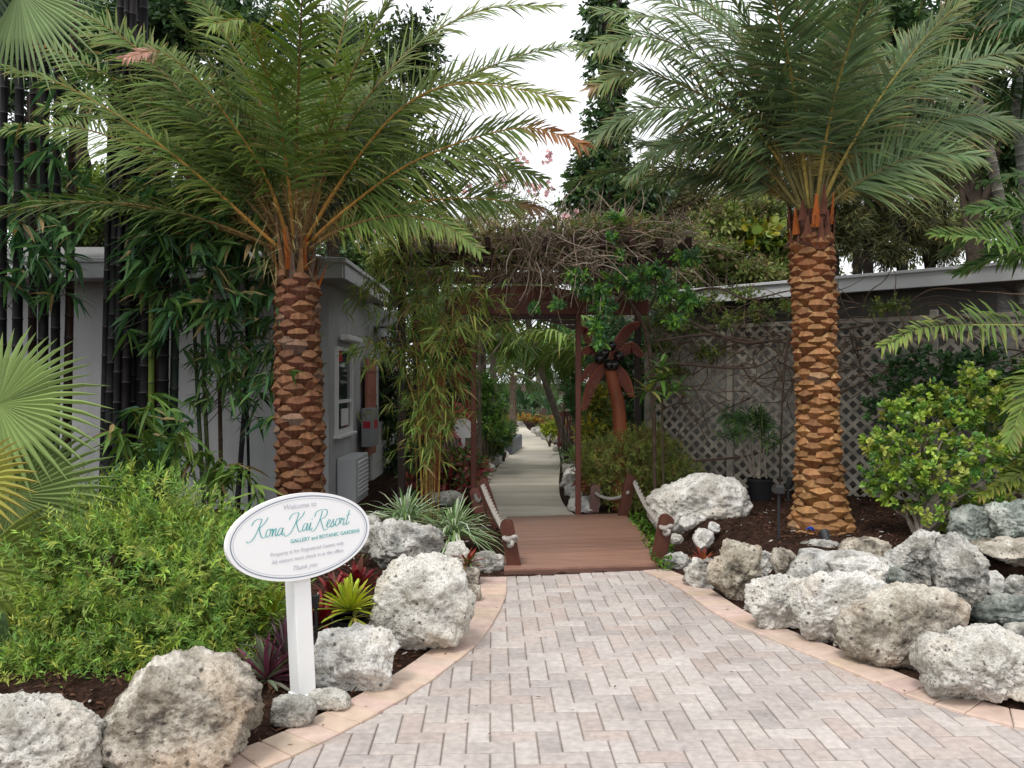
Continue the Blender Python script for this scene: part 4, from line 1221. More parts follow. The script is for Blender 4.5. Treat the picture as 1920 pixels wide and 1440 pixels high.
def rope(a, b, sag, r=.026):
    t = np.linspace(0, 1, 60)[:, None]; c = a * (1 - t) + b * t - Z * sag * 4 * t * (1 - t); c = c + 0
    T = nz(np.gradient(c, axis=0)); n1 = nz(np.cross(T, (0, 1., .1))); n2 = np.cross(T, n1); mb = MB()
    ph = np.arange(60)[:, None] * .62
    for k in range(3):
        a_ = ph + k * 2 * PI / 3; mb.tube(c + (n1 * np.cos(a_) + n2 * np.sin(a_)) * r * .55, r * .62, 6, (.34, .31, .28))
    mb.build('rope', M['rope'], bd, True)


def knot(c, r=.035):
    rs = np.random.RandomState(int(abs(c[0]) * 1000)); mb = MB(); t = np.linspace(0, 2 * PI, 90)
    pts = np.stack([(np.sin(t) + 1.2 * np.sin(2 * t)), (np.cos(t) - 1.2 * np.cos(2 * t)) * .75, -np.sin(3 * t) * 1.1], 1) * r * .62
    R_ = np.array(Matrix.Rotation(1.2, 3, 'X')); mb.tube(pts @ R_.T + c, .017, 7, (.36, .33, .30), 0, False); mb.build('rope_knot', M['rope'], bd, True)


g = lambda k, f_: PT[k][0] + (PT[k][1] - PT[k][0]) * f_ + np.array((0, -.055, 0))
kr, kl = g('fr', .72) + np.array((.0, -.02, 0)), g('fl', .62) + np.array((.01, -.02, 0))
rope(g('br', .82) + np.array((.05, 0, 0)), kr, .06); rope(g('bl', .88), kl, .03); rope(g('br', .62), g('brr', .75), .07, .018); rope(g('bll', .8), g('bl', .8), .09, .020)
knot(kr, .040); knot(kl, .044)
# ------------------------------------------------------------------ foliage helpers
def rsph(rs, n):
    return nz(rs.normal(0, 1, (n, 3)))


def jit(col, n, rs, v=.25, h=.08):
    col = np.asarray(col, float)
    if col.ndim == 2: col = col[rs.randint(0, len(col), n)]
    else: col = np.tile(col, (n, 1))
    return np.clip(col * rs.uniform(1 - v, 1 + v, (n, 1)) * (1 + rs.normal(0, h, (n, 3))), .003, 1)


def ell_points(ells, n, rs, depth=.35, lump=.22):
    """points spread through the outer part of several ellipsoids, with outward directions"""
    vol = np.array([e[1][0] * e[1][1] * e[1][2] for e in ells]) ** .67; vol /= vol.sum()
    which = rs.choice(len(ells), n, p=vol)
    c = np.array([e[0] for e in ells])[which]; r = np.array([np.ones(3) * np.array(e[1]) for e in ells])[which]
    u = rsph(rs, n)
    ph = np.sin(u[:, 0] * 4.3 + which * 2.1) * np.sin(u[:, 1] * 3.7 + which) + np.sin(u[:, 2] * 5.1 + which * .7) * .6
    rho = (1 + lump * ph) * (1 - np.abs(rs.normal(0, depth, n)).clip(0, .95))
    return c + u * r * rho[:, None], nz(u / r)


def sprigs(mb, ells, n, per, L, W, sl, cols, rs, upb=.4, spread=55, bend=.15, depth=.25, lump=.22, var=.5, prof=((0, .3), (.4, 1), (1, .05)), mat=0, scol=None, tip=None, drop=0.):
    p, u = ell_points(ells, n, rs, depth, lump)
    d = nz(u + Z * upb + rs.normal(0, .35, (n, 3)))
    cols = np.asarray(cols, float)
    if cols.ndim == 1: cols = cols[None]
    sc = jit(cols, n, rs, var * .6, .05)
    ref = nz(np.cross(d, rs.normal(0, 1, (n, 3)))); ref2 = np.cross(d, ref)
    B, D, Nn, C, LL = [], [], [], [], []
    for k in range(per):
        t = k / max(per - 1, 1)
        a = k * 2.4 + rs.uniform(0, 6.28, n)
        rad = np.cos(a)[:, None] * ref + np.sin(a)[:, None] * ref2
        sp = np.radians(spread * (1.15 - .75 * t)) + rs.normal(0, .15, n)
        dd = np.cos(sp)[:, None] * d + np.sin(sp)[:, None] * rad - Z * drop
        B.append(p + d * (sl * (t - .8))); D.append(dd); Nn.append(nz(d + rad * .2 + rs.normal(0, .3, (n, 3))))
        C.append(np.clip(sc * rs.uniform(1 - var * .4, 1 + var * .4, (n, 1)) * (1 + .25 * t), .003, 1)); LL.append(L * rs.uniform(.7, 1.15, n) * (1 - .25 * t))
    mb.leaves(np.concatenate(B), np.concatenate(D), np.concatenate(Nn), np.concatenate(LL), W * np.concatenate(LL) / L, np.concatenate(C), bend, prof, 0., mat, tip)
    return p, d


def limbs(mb, base, pts, rs, r0=.02, r1=.004, col=(.1, .07, .045), mat=0, sides=5, wob=.06):
    base = np.array(base, float)
    for p in pts:
        v = p - base; L_ = np.linalg.norm(v)
        c = [base + rs.normal(0, r0, 3), base + v * .35 + Z * L_ * .08 + rs.normal(0, wob * L_, 3), base + v * .7 + Z * L_ * .04 + rs.normal(0, wob * L_, 3), p]
        mb.tube(cat(c, 9), np.linspace(r0, r1, 9), sides, col, mat)


def shrub(name, label, ct, loc, ells, n, per, L, W, cols, seed, mat='leaf', group=None, nst=10, stc=(.10, .075, .05), r0=.014, sl=None, fname='foliage', **kw):
    rs = np.random.RandomState(seed)
    o = thing(name, label, ct, loc, group)
    mb = MB(); p, d = sprigs(mb, ells, n, per, L, W, sl or L * 1.6, cols, rs, **kw); mb.build(fname, M[mat], o)
    if nst:
        mb = MB(); sel = p[rs.choice(len(p), nst)]; limbs(mb, np.array(loc, float), np.array(loc, float) + (sel - np.array(loc, float)) * .72, rs, r0, .003, stc); mb.build('stems', M['stem'], o)
    return o


def rosette(mb, c, n, L, W, e0, e1, bend, cols, rs, prof=((0, .5), (.35, 1), (.75, .7), (1, .04)), fold=.15, tip=None, mat=0, lv=.25):
    a = np.arange(n) * 2.4 + rs.normal(0, .2, n); t = np.linspace(0, 1, n)
    e = np.radians(e0 + (e1 - e0) * t) + rs.normal(0, .12, n)
    d = np.stack([np.cos(a) * np.cos(e), np.sin(a) * np.cos(e), np.sin(e)], 1)
    nn = np.stack([-np.cos(a) * np.sin(e), -np.sin(a) * np.sin(e), np.cos(e)], 1)
    ll = L * rs.uniform(1 - lv, 1 + lv * .5, n)
    mb.leaves(np.array(c)[None] + d * .01, d, nn, ll, W, jit(cols, n, rs, .3, .06), bend * rs.uniform(.5, 1.4, n), prof, fold, mat, tip)


FP = ((0, .45), (.3, 1), (.65, .85), (.88, .5), (1, .05))

# ------------------------------------------------------------------ planting beside the sign
fs = P(265, 1090, 4.5)
shrub('feathery_shrub', 'broad feathery bright green shrub filling the bed between fan palm and sign', 'shrub', (fs[0], fs[1], .02),
      [((P(265, 1085, 4.5)), (.66, .5, .50)), (P(140, 1150, 4.45), (.38, .4, .40)), (P(400, 1110, 4.5), (.36, .42, .42)), (P(290, 985, 4.7), (.36, .35, .28)), (P(110, 1195, 4.3), (.26, .3, .25)), (P(420, 1190, 4.3), (.24, .28, .22)), (P(190, 960, 4.8), (.22, .25, .22)), (P(170, 1225, 4.15), (.34, .25, .18)), (P(300, 1190, 4.2), (.30, .25, .18)), (P(220, 1265, 3.98), (.42, .16, .12)), (P(60, 1245, 4.0), (.2, .2, .15)), (P(400, 1235, 4.05), (.2, .2, .12))],
      9000, 9, .052, .0105, [(.185, .30, .055), (.145, .25, .05), (.24, .35, .06), (.105, .195, .045), (.29, .33, .065), (.15, .20, .05)], 31, nst=40, sl=.09, upb=.55, spread=62, depth=.17, lump=.42, stc=(.16, .10, .06))
# fan palm at the frame edge
def fan(mb, hub, ax, nrm, R, nseg=44, span=300, col=(.1, .17, .05), seed=0, split=.58, tipc=None, droop=.12, fold=.016):
    rs = np.random.RandomState(seed)
    ax = nz(ax); nrm = nz(np.array(nrm) - np.dot(nrm, ax) * ax); sd_ = np.cross(nrm, ax)
    sp = math.radians(span); st = sp / nseg
    for i in range(nseg):
        a = -sp / 2 + (i + .5) * st
        f = lambda b, r_, h=0.: hub + (ax * math.cos(b) + sd_ * math.sin(b)) * r_ + nrm * (h - .10 * r_ * r_ / R) - Z * droop * (r_ / R) ** 3 * R
        r1 = R * split * rs.uniform(.94, 1.06); rt = R * (1 - .10 * abs(a) / (sp / 2)) * rs.uniform(.92, 1.05)
        ja = rs.normal(0, st * .12); hw = st / 2
        rm = (r1 + rt) / 2
        v = [hub, f(a - hw, r1), f(a, r1, fold), f(a + hw, r1), f(a + ja * .5 - hw * .42, rm), f(a + ja * .5, rm, fold * .8), f(a + ja * .5 + hw * .42, rm), f(a + ja, rt)]
        c = np.array(col) * rs.uniform(.8, 1.22)
        cc = np.tile(c, (8, 1)); cc[2] = c * 1.18; cc[5] = c * 1.15
        if tipc is not None: cc[7] = tipc; cc[4:7] = cc[4:7] * .6 + np.array(tipc) * .4
        mb.add(v, [(0, 2, 1), (0, 3, 2), (1, 2, 5, 4), (2, 3, 6, 5), (4, 5, 7), (5, 6, 7)], cc)


fp = thing('fan_palm', 'green fan palm with round pleated leaves at the frame edge above the coral boulder', 'palm tree', P(-120, 1180, 4.5) * np.array((1, 1, 0)))
fb = P(-120, 1000, 4.5)
for k, (hub, ax, nm, R, kw) in enumerate((
        (P(-5, 757, 4.6), (1, .12, .05), (.15, -1, .35), .60, dict(col=(.215, .29, .10), span=310, seed=1, split=.50, fold=.022)),
        (P(20, 930, 4.5), (1, .1, -.12), (.1, -1, .30), .62, dict(col=(.13, .18, .06), span=300, seed=2, split=.52, fold=.02)),
        (P(-70, 905, 4.2), (1, -.1, .10), (.0, -1, .3), .40, dict(col=(.27, .27, .06), span=110, seed=3, nseg=14, tipc=(.36, .27, .07))),
        (P(-60, 1060, 4.3), (1, -.1, -.55), (.3, -1, .3), .55, dict(col=(.12, .16, .03), span=170, seed=4, nseg=24, tipc=(.2, .19, .03))),
        (P(10, 1080, 4.9), (1, .2, -.4), (.1, -1, .3), .50, dict(col=(.07, .11, .035), span=260, seed=5)))):
    mb = MB(); fan(mb, hub, ax, nm, R, **kw); mb.build('fan_leaf', M['leaf'], fp)
    mb = MB(); mb.tube(cat([fb, (fb + hub) / 2 + Z * .05, hub], 8), .010, 5, (.16, .2, .06)); mb.build('leaf_stalk', M['stem'], fp)
mb = MB(); mb.tube([fb * np.array((1, 1, 0)), fb + Z * .05], [.09, .07], 10, (.09, .07, .05)); mb.build('trunk', M['bark'], fp)
# big-leaved plant low at the frame edge
o = thing('broadleaf_plant', 'low plant with a few large torn green leaves under the fan palm', 'plant', P(40, 1240, 4.25) * np.array((1, 1, 0)))
mb = MB(); rs = np.random.RandomState(4)
for (x0, y0, x1, y1, w, c) in ((10, 1290, 70, 1170, .14, (.09, .15, .03)), (40, 1180, 45, 1300, .15, (.13, .19, .05)), (-20, 1180, 20, 1290, .12, (.06, .11, .03)), (0, 1150, -10, 1260, .12, (.05, .09, .03))):
    a, b = P(x0, y0, 4.15), P(x1, y1, 4.1); mb.leaves(a[None], (b - a)[None], np.array([[.2, -1, .4]]), np.linalg.norm(b - a), w, np.array(c), .1, FP, .15)
mb.build('leaves', M['leaf_gloss'], o)

o = thing('oyster_plant', 'purple and green striped rosette plant at the foot of the sign post', 'plant', P(505, 1285, 3.95) * np.array((1, 1, 0)) + Z * .03)
mb = MB(); rs = np.random.RandomState(9); rosette(mb, P(500, 1275, 3.95), 46, .24, .026, -5, 85, .12, [(.13, .035, .065), (.10, .12, .07), (.17, .05, .085), (.16, .17, .12)], rs, fold=.25); rosette(mb, P(535, 1230, 4.1), 26, .24, .022, 15, 85, .1, [(.10, .09, .08), (.12, .13, .10), (.10, .04, .06)], rs, fold=.25)
mb.build('leaves', M['leaf'], o)
BRO = 'bromeliads in the bed beside the sign'
o = thing('bromeliad', 'yellow green spiky bromeliad in a black pot beside the tallest boulder', 'bromeliad', P(655, 1165, 4.55) * np.array((1, 1, 0)) + Z * .06, BRO)
mb = MB(); rs = np.random.RandomState(10); rosette(mb, P(655, 1145, 4.55), 60, .21, .026, 8, 80, .10, [(.36, .42, .035), (.30, .38, .04), (.42, .45, .06)], rs, prof=((0, .7), (.5, 1), (.85, .8), (1, .2)), fold=.2); rosette(mb, P(662, 1158, 4.53), 12, .22, .018, -15, 20, .5, [(.34, .38, .06), (.38, .36, .1)], rs)
mb.build('leaves', M['leaf'], o)
mb = MB(); pc = P(655, 1165, 4.6); mb.tube([pc + Z * -.12, pc + Z * .02, pc + Z * .02, pc + Z * -.02], [.085, .105, .092, .088], 20, (.02, .02, .02)); mb.build('pot', M['blackplastic'], o)
o = thing('bromeliad', 'yellow green bromeliad half hidden between the sign post and feathery shrub', 'bromeliad', P(505, 1180, 4.45) * np.array((1, 1, 0)) + Z * .05, BRO)
mb = MB(); rosette(mb, P(508, 1160, 4.45), 50, .21, .026, 5, 80, .12, [(.26, .30, .035), (.20, .26, .03)], rs, prof=((0, .7), (.5, 1), (.85, .8), (1, .2)), fold=.2); mb.build('leaves', M['leaf'], o)
for i, (x, y, Y, lab) in enumerate(((625, 1105, 4.95, 'large dark red bromeliad behind the yellow green one'), (672, 1082, 5.1, 'dark red bromeliad near the tallest boulder top'), (600, 1150, 4.75, 'dark red bromeliad directly behind the sign post'), (455, 1150, 4.6, 'small maroon bromeliad poking out of the feathery shrub edge'))):
    o = thing('bromeliad', lab, 'bromeliad', P(x, y, Y) * np.array((1, 1, 0)) + Z * .06, BRO)
    mb = MB(); rs = np.random.RandomState(60 + i); rosette(mb, P(x, y + 22, Y), 44, .20, .032, 5, 75, .15, [(.20, .018, .022), (.12, .012, .018), (.26, .04, .04), (.10, .03, .02)], rs, prof=((0, .8), (.5, 1), (.85, .75), (1, .1)), fold=.2); mb.build('leaves', M['leaf_gloss'], o)
o = thing('bromeliad', 'small orange red bromeliad on the rocks by the front bridge post', 'bromeliad', P(874, 1060, 6.15) * np.array((1, 1, 0)) + Z * .06, BRO)
mb = MB(); rs = np.random.RandomState(70); rosette(mb, P(874, 1060, 6.1), 36, .17, .028, 5, 75, .2, [(.30, .05, .03), (.34, .12, .07), (.22, .03, .02), (.20, .16, .06)], rs, fold=.2); mb.build('leaves', M['leaf'], o)
o = thing('bromeliad', 'tiny rust red bromeliad tucked in the rock wall by the deck', 'bromeliad', P(1316, 1050, 6.35) * np.array((1, 1, 0)) + Z * .1, 'bromeliads on the rock wall')
mb = MB(); rosette(mb, P(1318, 1058, 6.05), 18, .16, .03, 25, 80, .15, [(.24, .05, .025), (.28, .10, .03), (.18, .04, .03)], rs, fold=.2); mb.build('leaves', M['leaf'], o)
for i, (x, y, Y, lab) in enumerate(((760, 985, 6.9, 'spider plant with cream edged arching leaves behind the grey coral rock'), (850, 1005, 6.75, 'spider plant with white striped leaves spilling beside the bridge post'))):
    o = thing('spider_plant', lab, 'plant', P(x, y, Y) * np.array((1, 1, 0)) + Z * .05, 'spider plants by the bridge')
    mb = MB(); rs = np.random.RandomState(80 + i); rosette(mb, P(x, y, Y), 170, .56, .019, 5, 86, .62, [(.36, .44, .27), (.22, .32, .15), (.50, .56, .42), (.15, .24, .09)], rs, fold=.2); mb.build('leaves', M['leaf'], o)
    rosette_extra = None
# path light
pl0 = thing('path_light', 'slim black path light standing between the red bromeliads', 'lamp', P(595, 1200, 4.4) * np.array((1, 1, 0)))
mb = MB(); b_ = P(595, 1190, 4.45); mb.tube([b_ * np.array((1, 1, 0)), P(592, 1140, 4.45)], .009, 8); mb.build('stake', M['darkmetal'], pl0); mb = MB(); q = P(592, 1140, 4.45); mb.tube([q, q + Z * .07, q + Z * .075], [.016, .024, .006], 12); mb.build('lamp_head', M['darkmetal'], pl0)

# ------------------------------------------------------------------ black bamboo
def culm_pts(p0, p1, sag, n=26):
    t = np.linspace(0, 1, n)[:, None]
    return p0 * (1 - t) + p1 * t + np.array(sag) * 4 * t * (1 - t) * .5


def culm(mb, pts, r, col, rs, node=.27, ring=(.055, .05, .045), sides=9, taper=.7):
    s = np.concatenate([[0], np.cumsum(np.linalg.norm(np.diff(pts, axis=0), axis=1))]); L_ = s[-1]
    z = rs.uniform(0, node); st = [0.]; rr = [1.]; cc = [0]
    cols = [np.array(col)]
    sss, rrr, ccc = [0.], [1.], [np.array(col)]
    while z < L_ - .05:
        for dz, f, c in ((-.012, 1., np.array(col)), (-.003, 1.10, np.array(col) * .6), (.004, 1.10, np.array(ring)), (.016, .99, np.array(col) * 1.1)):
            if 0 < z + dz < L_: sss.append(z + dz); rrr.append(f); ccc.append(c)
        z += node * rs.uniform(.85, 1.15)
    sss.append(L_); rrr.append(1.); ccc.append(np.array(col))
    sss = np.array(sss); p = np.stack([np.interp(sss, s, pts[:, k]) for k in range(3)], 1)
    mb.tube(p, r * np.array(rrr) * (1 - (1 - taper) * sss / L_), sides, np.array(ccc))


def bleaf(mb, clusters, rs, per=7, L=.19, W=.034, cols=((.04, .10, .03),), spread=.9, dead=.06, tw=True, stems=None):
    """drooping fans of bamboo leaves at the ends of thin twigs"""
    B, D, Nn, C, LL = [], [], [], [], []
    for c, az in clusters:
        d0 = np.array((math.cos(az), math.sin(az), rs.uniform(-.5, .1)))
        for k in range(per):
            a = az + rs.uniform(-spread, spread); e = rs.uniform(-1.1, .25)
            d = np.array((math.cos(a) * math.cos(e), math.sin(a) * math.cos(e), math.sin(e)))
            B.append(c + d0 * (.02 * (k - per / 2))); D.append(d); Nn.append(nz(Z + rs.normal(0, .45, 3)))
            cc = np.array(cols[rs.randint(len(cols))]) * rs.uniform(.7, 1.35)
            if rs.rand() < dead: cc = np.array((.30, .22, .10)) * rs.uniform(.6, 1.2)
            C.append(cc); LL.append(L * rs.uniform(.6, 1.2))
    LL = np.array(LL)
    mb.leaves(np.array(B), np.array(D), np.array(Nn), LL, W * (LL / L), np.array(C), .28, ((0, .2), (.22, 1), (.6, .75), (1, .03)), .12)


BB = 'clumps of black bamboo against the house'
BLK = (.007, .007, .008)


def bamboo_clump(label, culms, Y, leafboxes, nleaf, seed, colf=None, leaf_kw={}, name='black_bamboo', grp=BB):
    rs = np.random.RandomState(seed)
    xs_ = [c[2] for c in culms]; b = P(np.mean(xs_), 950, Y)
    o = thing(name, label, 'bamboo', (b[0], Y, .05), grp)
    allp = []
    for k, (xt, yt, xb, yb, wpx, col) in enumerate(culms):
        Yk = Y + rs.uniform(-.12, .12)
        p0, p1 = P(xb, yb, Yk), P(xt, yt, Yk + rs.uniform(-.1, .1)); mb = MB()
        if p0[2] > .1: p0 = p0 * np.array((1, 1, 0)) + Z * .02
        pts = culm_pts(p0, p1, rs.normal(0, .02, 3) * np.array((1, 1, 0)))
        culm(mb, pts, wpx / 2 / F * Yk, col, rs, leaf_kw.get('node', .27)); mb.build('culm', M['culm'], o, True); allp.append(pts)
    mb = MB(); cl = []; tw = MB()
    for (x0, y0, x1, y1, Ya, Yb, n_) in leafboxes:
        for i in range(n_):
            c = P(rs.uniform(x0, x1), rs.uniform(y0, y1), rs.uniform(Ya, Yb)); az = rs.uniform(0, 2 * PI)
            cl.append((c, az))
            if rs.rand() < .5:
                # twig back to the nearest culm
                pp = allp[rs.randint(len(allp))]; j = np.argmin(np.abs(pp[:, 2] - c[2] + .25)); q = pp[j]
                if np.linalg.norm(q - c) < 1.5:
                    tw.tube(cat([q, (q + c) / 2 + Z * .10 + rs.normal(0, .03, 3), c], 7), np.linspace(.005, .002, 7), 4, (.05, .06, .03))
    kw = {k_: v for k_, v in leaf_kw.items() if k_ != 'node'}
    bleaf(mb, cl, rs, **kw); mb.build('leaves', M['leaf'], o)
    if tw.n: tw.build('twigs', M['stem'], o)
    return o


DG = ((.050, .125, .045), (.065, .150, .050), (.042, .10, .050), (.09, .18, .055))
bamboo_clump('thick black bamboo clump behind the fan palm at the frame edge', [(10, -120, 2, 880, 17, BLK), (40, -120, 30, 900, 20, BLK), (62, -120, 58, 900, 17, (.02, .012, .010)), (88, -100, 80, 900, 20, BLK), (112, -100, 102, 900, 18, BLK), (140, -60, 122, 900, 17, (.026, .014, .010)), (-25, -100, -20, 900, 20, BLK)], 8.5,
             [(-60, 400, 150, 560, 7.7, 8.6, 46), (-40, 220, 170, 400, 8., 9., 40), (60, 100, 200, 220, 8.2, 9, 20)], 60, 41, leaf_kw=dict(per=8, L=.25, W=.050, cols=DG))
bamboo_clump('tall black bamboo clump with one green stem between fan palm and date palm', [(228, -60, 200, 890, 20, BLK), (240, -60, 214, 900, 14, BLK), (250, -60, 228, 900, 20, (.014, .011, .012)), (262, -60, 246, 900, 18, BLK), (270, -60, 258, 900, 22, BLK), (278, 100, 268, 900, 20, BLK), (286, 300, 283, 900, 13, (.11, .15, .03)), (300, 120, 293, 900, 12, (.03, .018, .014)), (316, 200, 304, 900, 22, BLK), (332, 380, 318, 810, 18, (.02, .028, .022)), (212, 60, 192, 900, 15, BLK)], 8.1,
             [(250, 330, 420, 520, 7.3, 8.2, 75), (330, 400, 525, 600, 7.4, 8.3, 80), (230, 470, 340, 640, 7.4, 8.2, 26), (230, 760, 350, 900, 7.2, 7.9, 26), (340, 380, 500, 470, 7.6, 8.4, 30)], 60, 42, leaf_kw=dict(per=8, L=.25, W=.050, cols=DG + ((.08, .15, .035),)))
bamboo_clump('slender green and black bamboo stems in front of the white wall', [(362, 560, 386, 1010, 9, (.045, .07, .035)), (378, 600, 396, 1010, 9, (.075, .09, .04)), (408, 560, 416, 1010, 9, (.10, .06, .035)), (470, 600, 440, 1010, 11, (.022, .018, .022)), (463, 470, 470, 700, 6, BLK)], 8.4,
             [(365, 560, 480, 700, 7.8, 8.5, 34), (430, 640, 530, 790, 7.6, 8.4, 40), (350, 640, 470, 760, 7.9, 8.4, 24), (460, 480, 540, 640, 7.9, 8.6, 20), (540, 650, 590, 760, 7.2, 7.6, 3), (600, 590, 605, 720, 7.7, 8., 2)], 40, 43, leaf_kw=dict(per=7, L=.22, W=.036, cols=DG + ((.09, .16, .04), (.12, .18, .05))))
# young shoots at the base
o = thing('bamboo_shoots', 'fresh arching bamboo shoots with broad leaves behind the feathery shrub', 'bamboo', P(400, 940, 7.) * np.array((1, 1, 0)))
mb = MB(); rs = np.random.RandomState(44); tw = MB(); cl = []
for (x0, y0, x1, y1, x2, y2) in ((320, 960, 370, 850, 440, 885), (330, 960, 330, 830, 345, 810), (300, 960, 250, 850, 215, 800), (310, 960, 270, 830, 285, 740), (400, 980, 440, 870, 490, 935), (380, 970, 400, 880, 430, 960)):
    c = cat([P(x0, y0, 7.1), P(x1, y1, 6.9), P(x2, y2, 6.7)], 14); tw.tube(c, np.linspace(.008, .002, 14), 5, (.14, .15, .05))
    for j in range(5, 14): cl.append((c[j], rs.uniform(0, 6.28)))
bleaf(mb, cl, rs, 5, .26, .042, ((.10, .18, .035), (.075, .15, .03), (.15, .22, .05)), .8, .05); mb.build('leaves', M['leaf'], o); tw.build('stems', M['stem'], o)

# golden bamboo by the arch
GBY = 8.3
rs = np.random.RandomState(45)
gb = thing('golden_bamboo', 'golden stemmed bamboo with fine weeping leaves in front of the arch', 'bamboo', (P(800, 950, GBY)[0], GBY, .03))
cl = []; tw = MB()
tops = [(705, 540), (735, 480), (770, 460), (812, 470), (850, 500), (890, 540), (915, 600), (720, 640), (780, 560), (850, 600)]
for k, (xt, yt) in enumerate(tops):
    xb = 793 + (k * 7) % 40 - 8; Ya = GBY + rs.uniform(-.15, .2)
    p0 = P(xb, 948, Ya); p0[2] = .02; p2 = P(xt, yt, Ya + rs.uniform(-.5, .4)); mid = P(xb + (xt - xb) * .22, 948 + (yt - 948) * .62, Ya); tipp = p2 + (p2 - mid) * np.array((.35, .35, 0)) - Z * rs.uniform(.05, .3)
    c = cat([p0, mid, p2, tipp], 26); mb = MB(); culm(mb, c, rs.uniform(.007, .011), np.array((.30, .21, .055)) * rs.uniform(.75, 1.2), rs, .16, (.12, .09, .03), 7, .35); mb.build('culm', M['culm'], gb, True)
    for j in range(4, 26):
        for q in range(2):
            az = rs.uniform(0, 6.28); e = c[j] + np.array((math.cos(az), math.sin(az), rs.uniform(-.6, .3))) * rs.uniform(.06, .30); cl.append((e, az))
            if q == 0: tw.tube(cat([c[j], (c[j] + e) / 2 + Z * .04, e], 5), np.linspace(.004, .0015, 5), 4, (.22, .17, .05))
for i in range(170):
    u = rs.rand(); x = rs.normal(800, 55); y = rs.uniform(500, 800); cl.append((P(x, y, GBY + rs.uniform(-.35, .45)), rs.uniform(0, 6.28)))
mb = MB(); bleaf(mb, cl, rs, 5, .17, .016, ((.17, .26, .055), (.13, .22, .05), (.21, .29, .06), (.095, .17, .045), (.30, .30, .07)), .9, .10); mb.build('leaves', M['leaf'], gb); tw.build('twigs', M['stem'], gb)
o = thing('edging_stone', 'low smooth dark stone lying at the foot of the golden bamboo', 'stone', P(860, 940, 8.9) * np.array((1, 1, 0)))
mb = MB(); V_, F_ = ico(3)
rs = np.random.RandomState(3)
for x, y in ((840, 935),):
    mb.add(V_ * np.array((.20, .12, .09)) * (1 + .1 * np.sin(V_[:, :1] * 5) * np.cos(V_[:, 1:2] * 4)) + P(x, y, 8.9), F_, (.05, .05, .05))
mb.build('stone', M['rock_grey'], o)

# ------------------------------------------------------------------ planting on the raised bed side
gs = P(1725, 990, 6.6)
rs_ = np.random.RandomState(5)
ells = [(P(x, y, 6.6 + rs_.uniform(-.3, .3)), (r_ / F * 6.6, r_ / F * 6.6 * .9, r_ / F * 6.6 * .72)) for x, y, r_ in (
    (1655, 830, 40), (1650, 885, 36), (1700, 770, 34), (1740, 745, 46), (1800, 770, 48), (1850, 735, 50), (1890, 790, 52), (1745, 830, 54), (1700, 880, 46), (1770, 890, 56), (1835, 850, 56), (1890, 900, 44),
    (1690, 935, 36), (1745, 955, 34), (1810, 930, 40), (1865, 945, 36), (1930, 850, 50), (1830, 700, 30), (1665, 770, 26), (1780, 985, 22), (1635, 915, 22))]
o = shrub('glossy_shrub', 'glossy light green shrub with bunched round leaves over the pond rocks', 'shrub', (gs[0], gs[1], .25), ells, 900, 12, .052, .027, [(.19, .30, .045), (.14, .24, .04), (.27, .36, .055), (.08, .17, .04), (.30, .33, .07)], 51, 'leaf_gloss', nst=26, r0=.017, stc=(.34, .29, .24), upb=.9, spread=72, depth=.22, lump=.15, sl=.045, prof=((0, .25), (.55, 1), (.85, .85), (1, .35)))
shrub('dark_glossy_shrub', 'darker glossy shrub behind the light green one against the lattice', 'shrub', (*P(1760, 930, 7.7)[:2], .25), [(P(1730, 690, 7.7), (.38, .3, .22)), (P(1860, 690, 7.7), (.5, .3, .25)), (P(1800, 760, 7.8), (.6, .3, .3)), (P(1670, 760, 7.7), (.25, .25, .3))], 420, 11, .07, .032, [(.035, .085, .025), (.05, .11, .03), (.025, .065, .02)], 52, 'leaf_gloss', nst=12, r0=.02, upb=.7, spread=75, sl=.05, prof=((0, .25), (.55, 1), (.85, .85), (1, .35)))
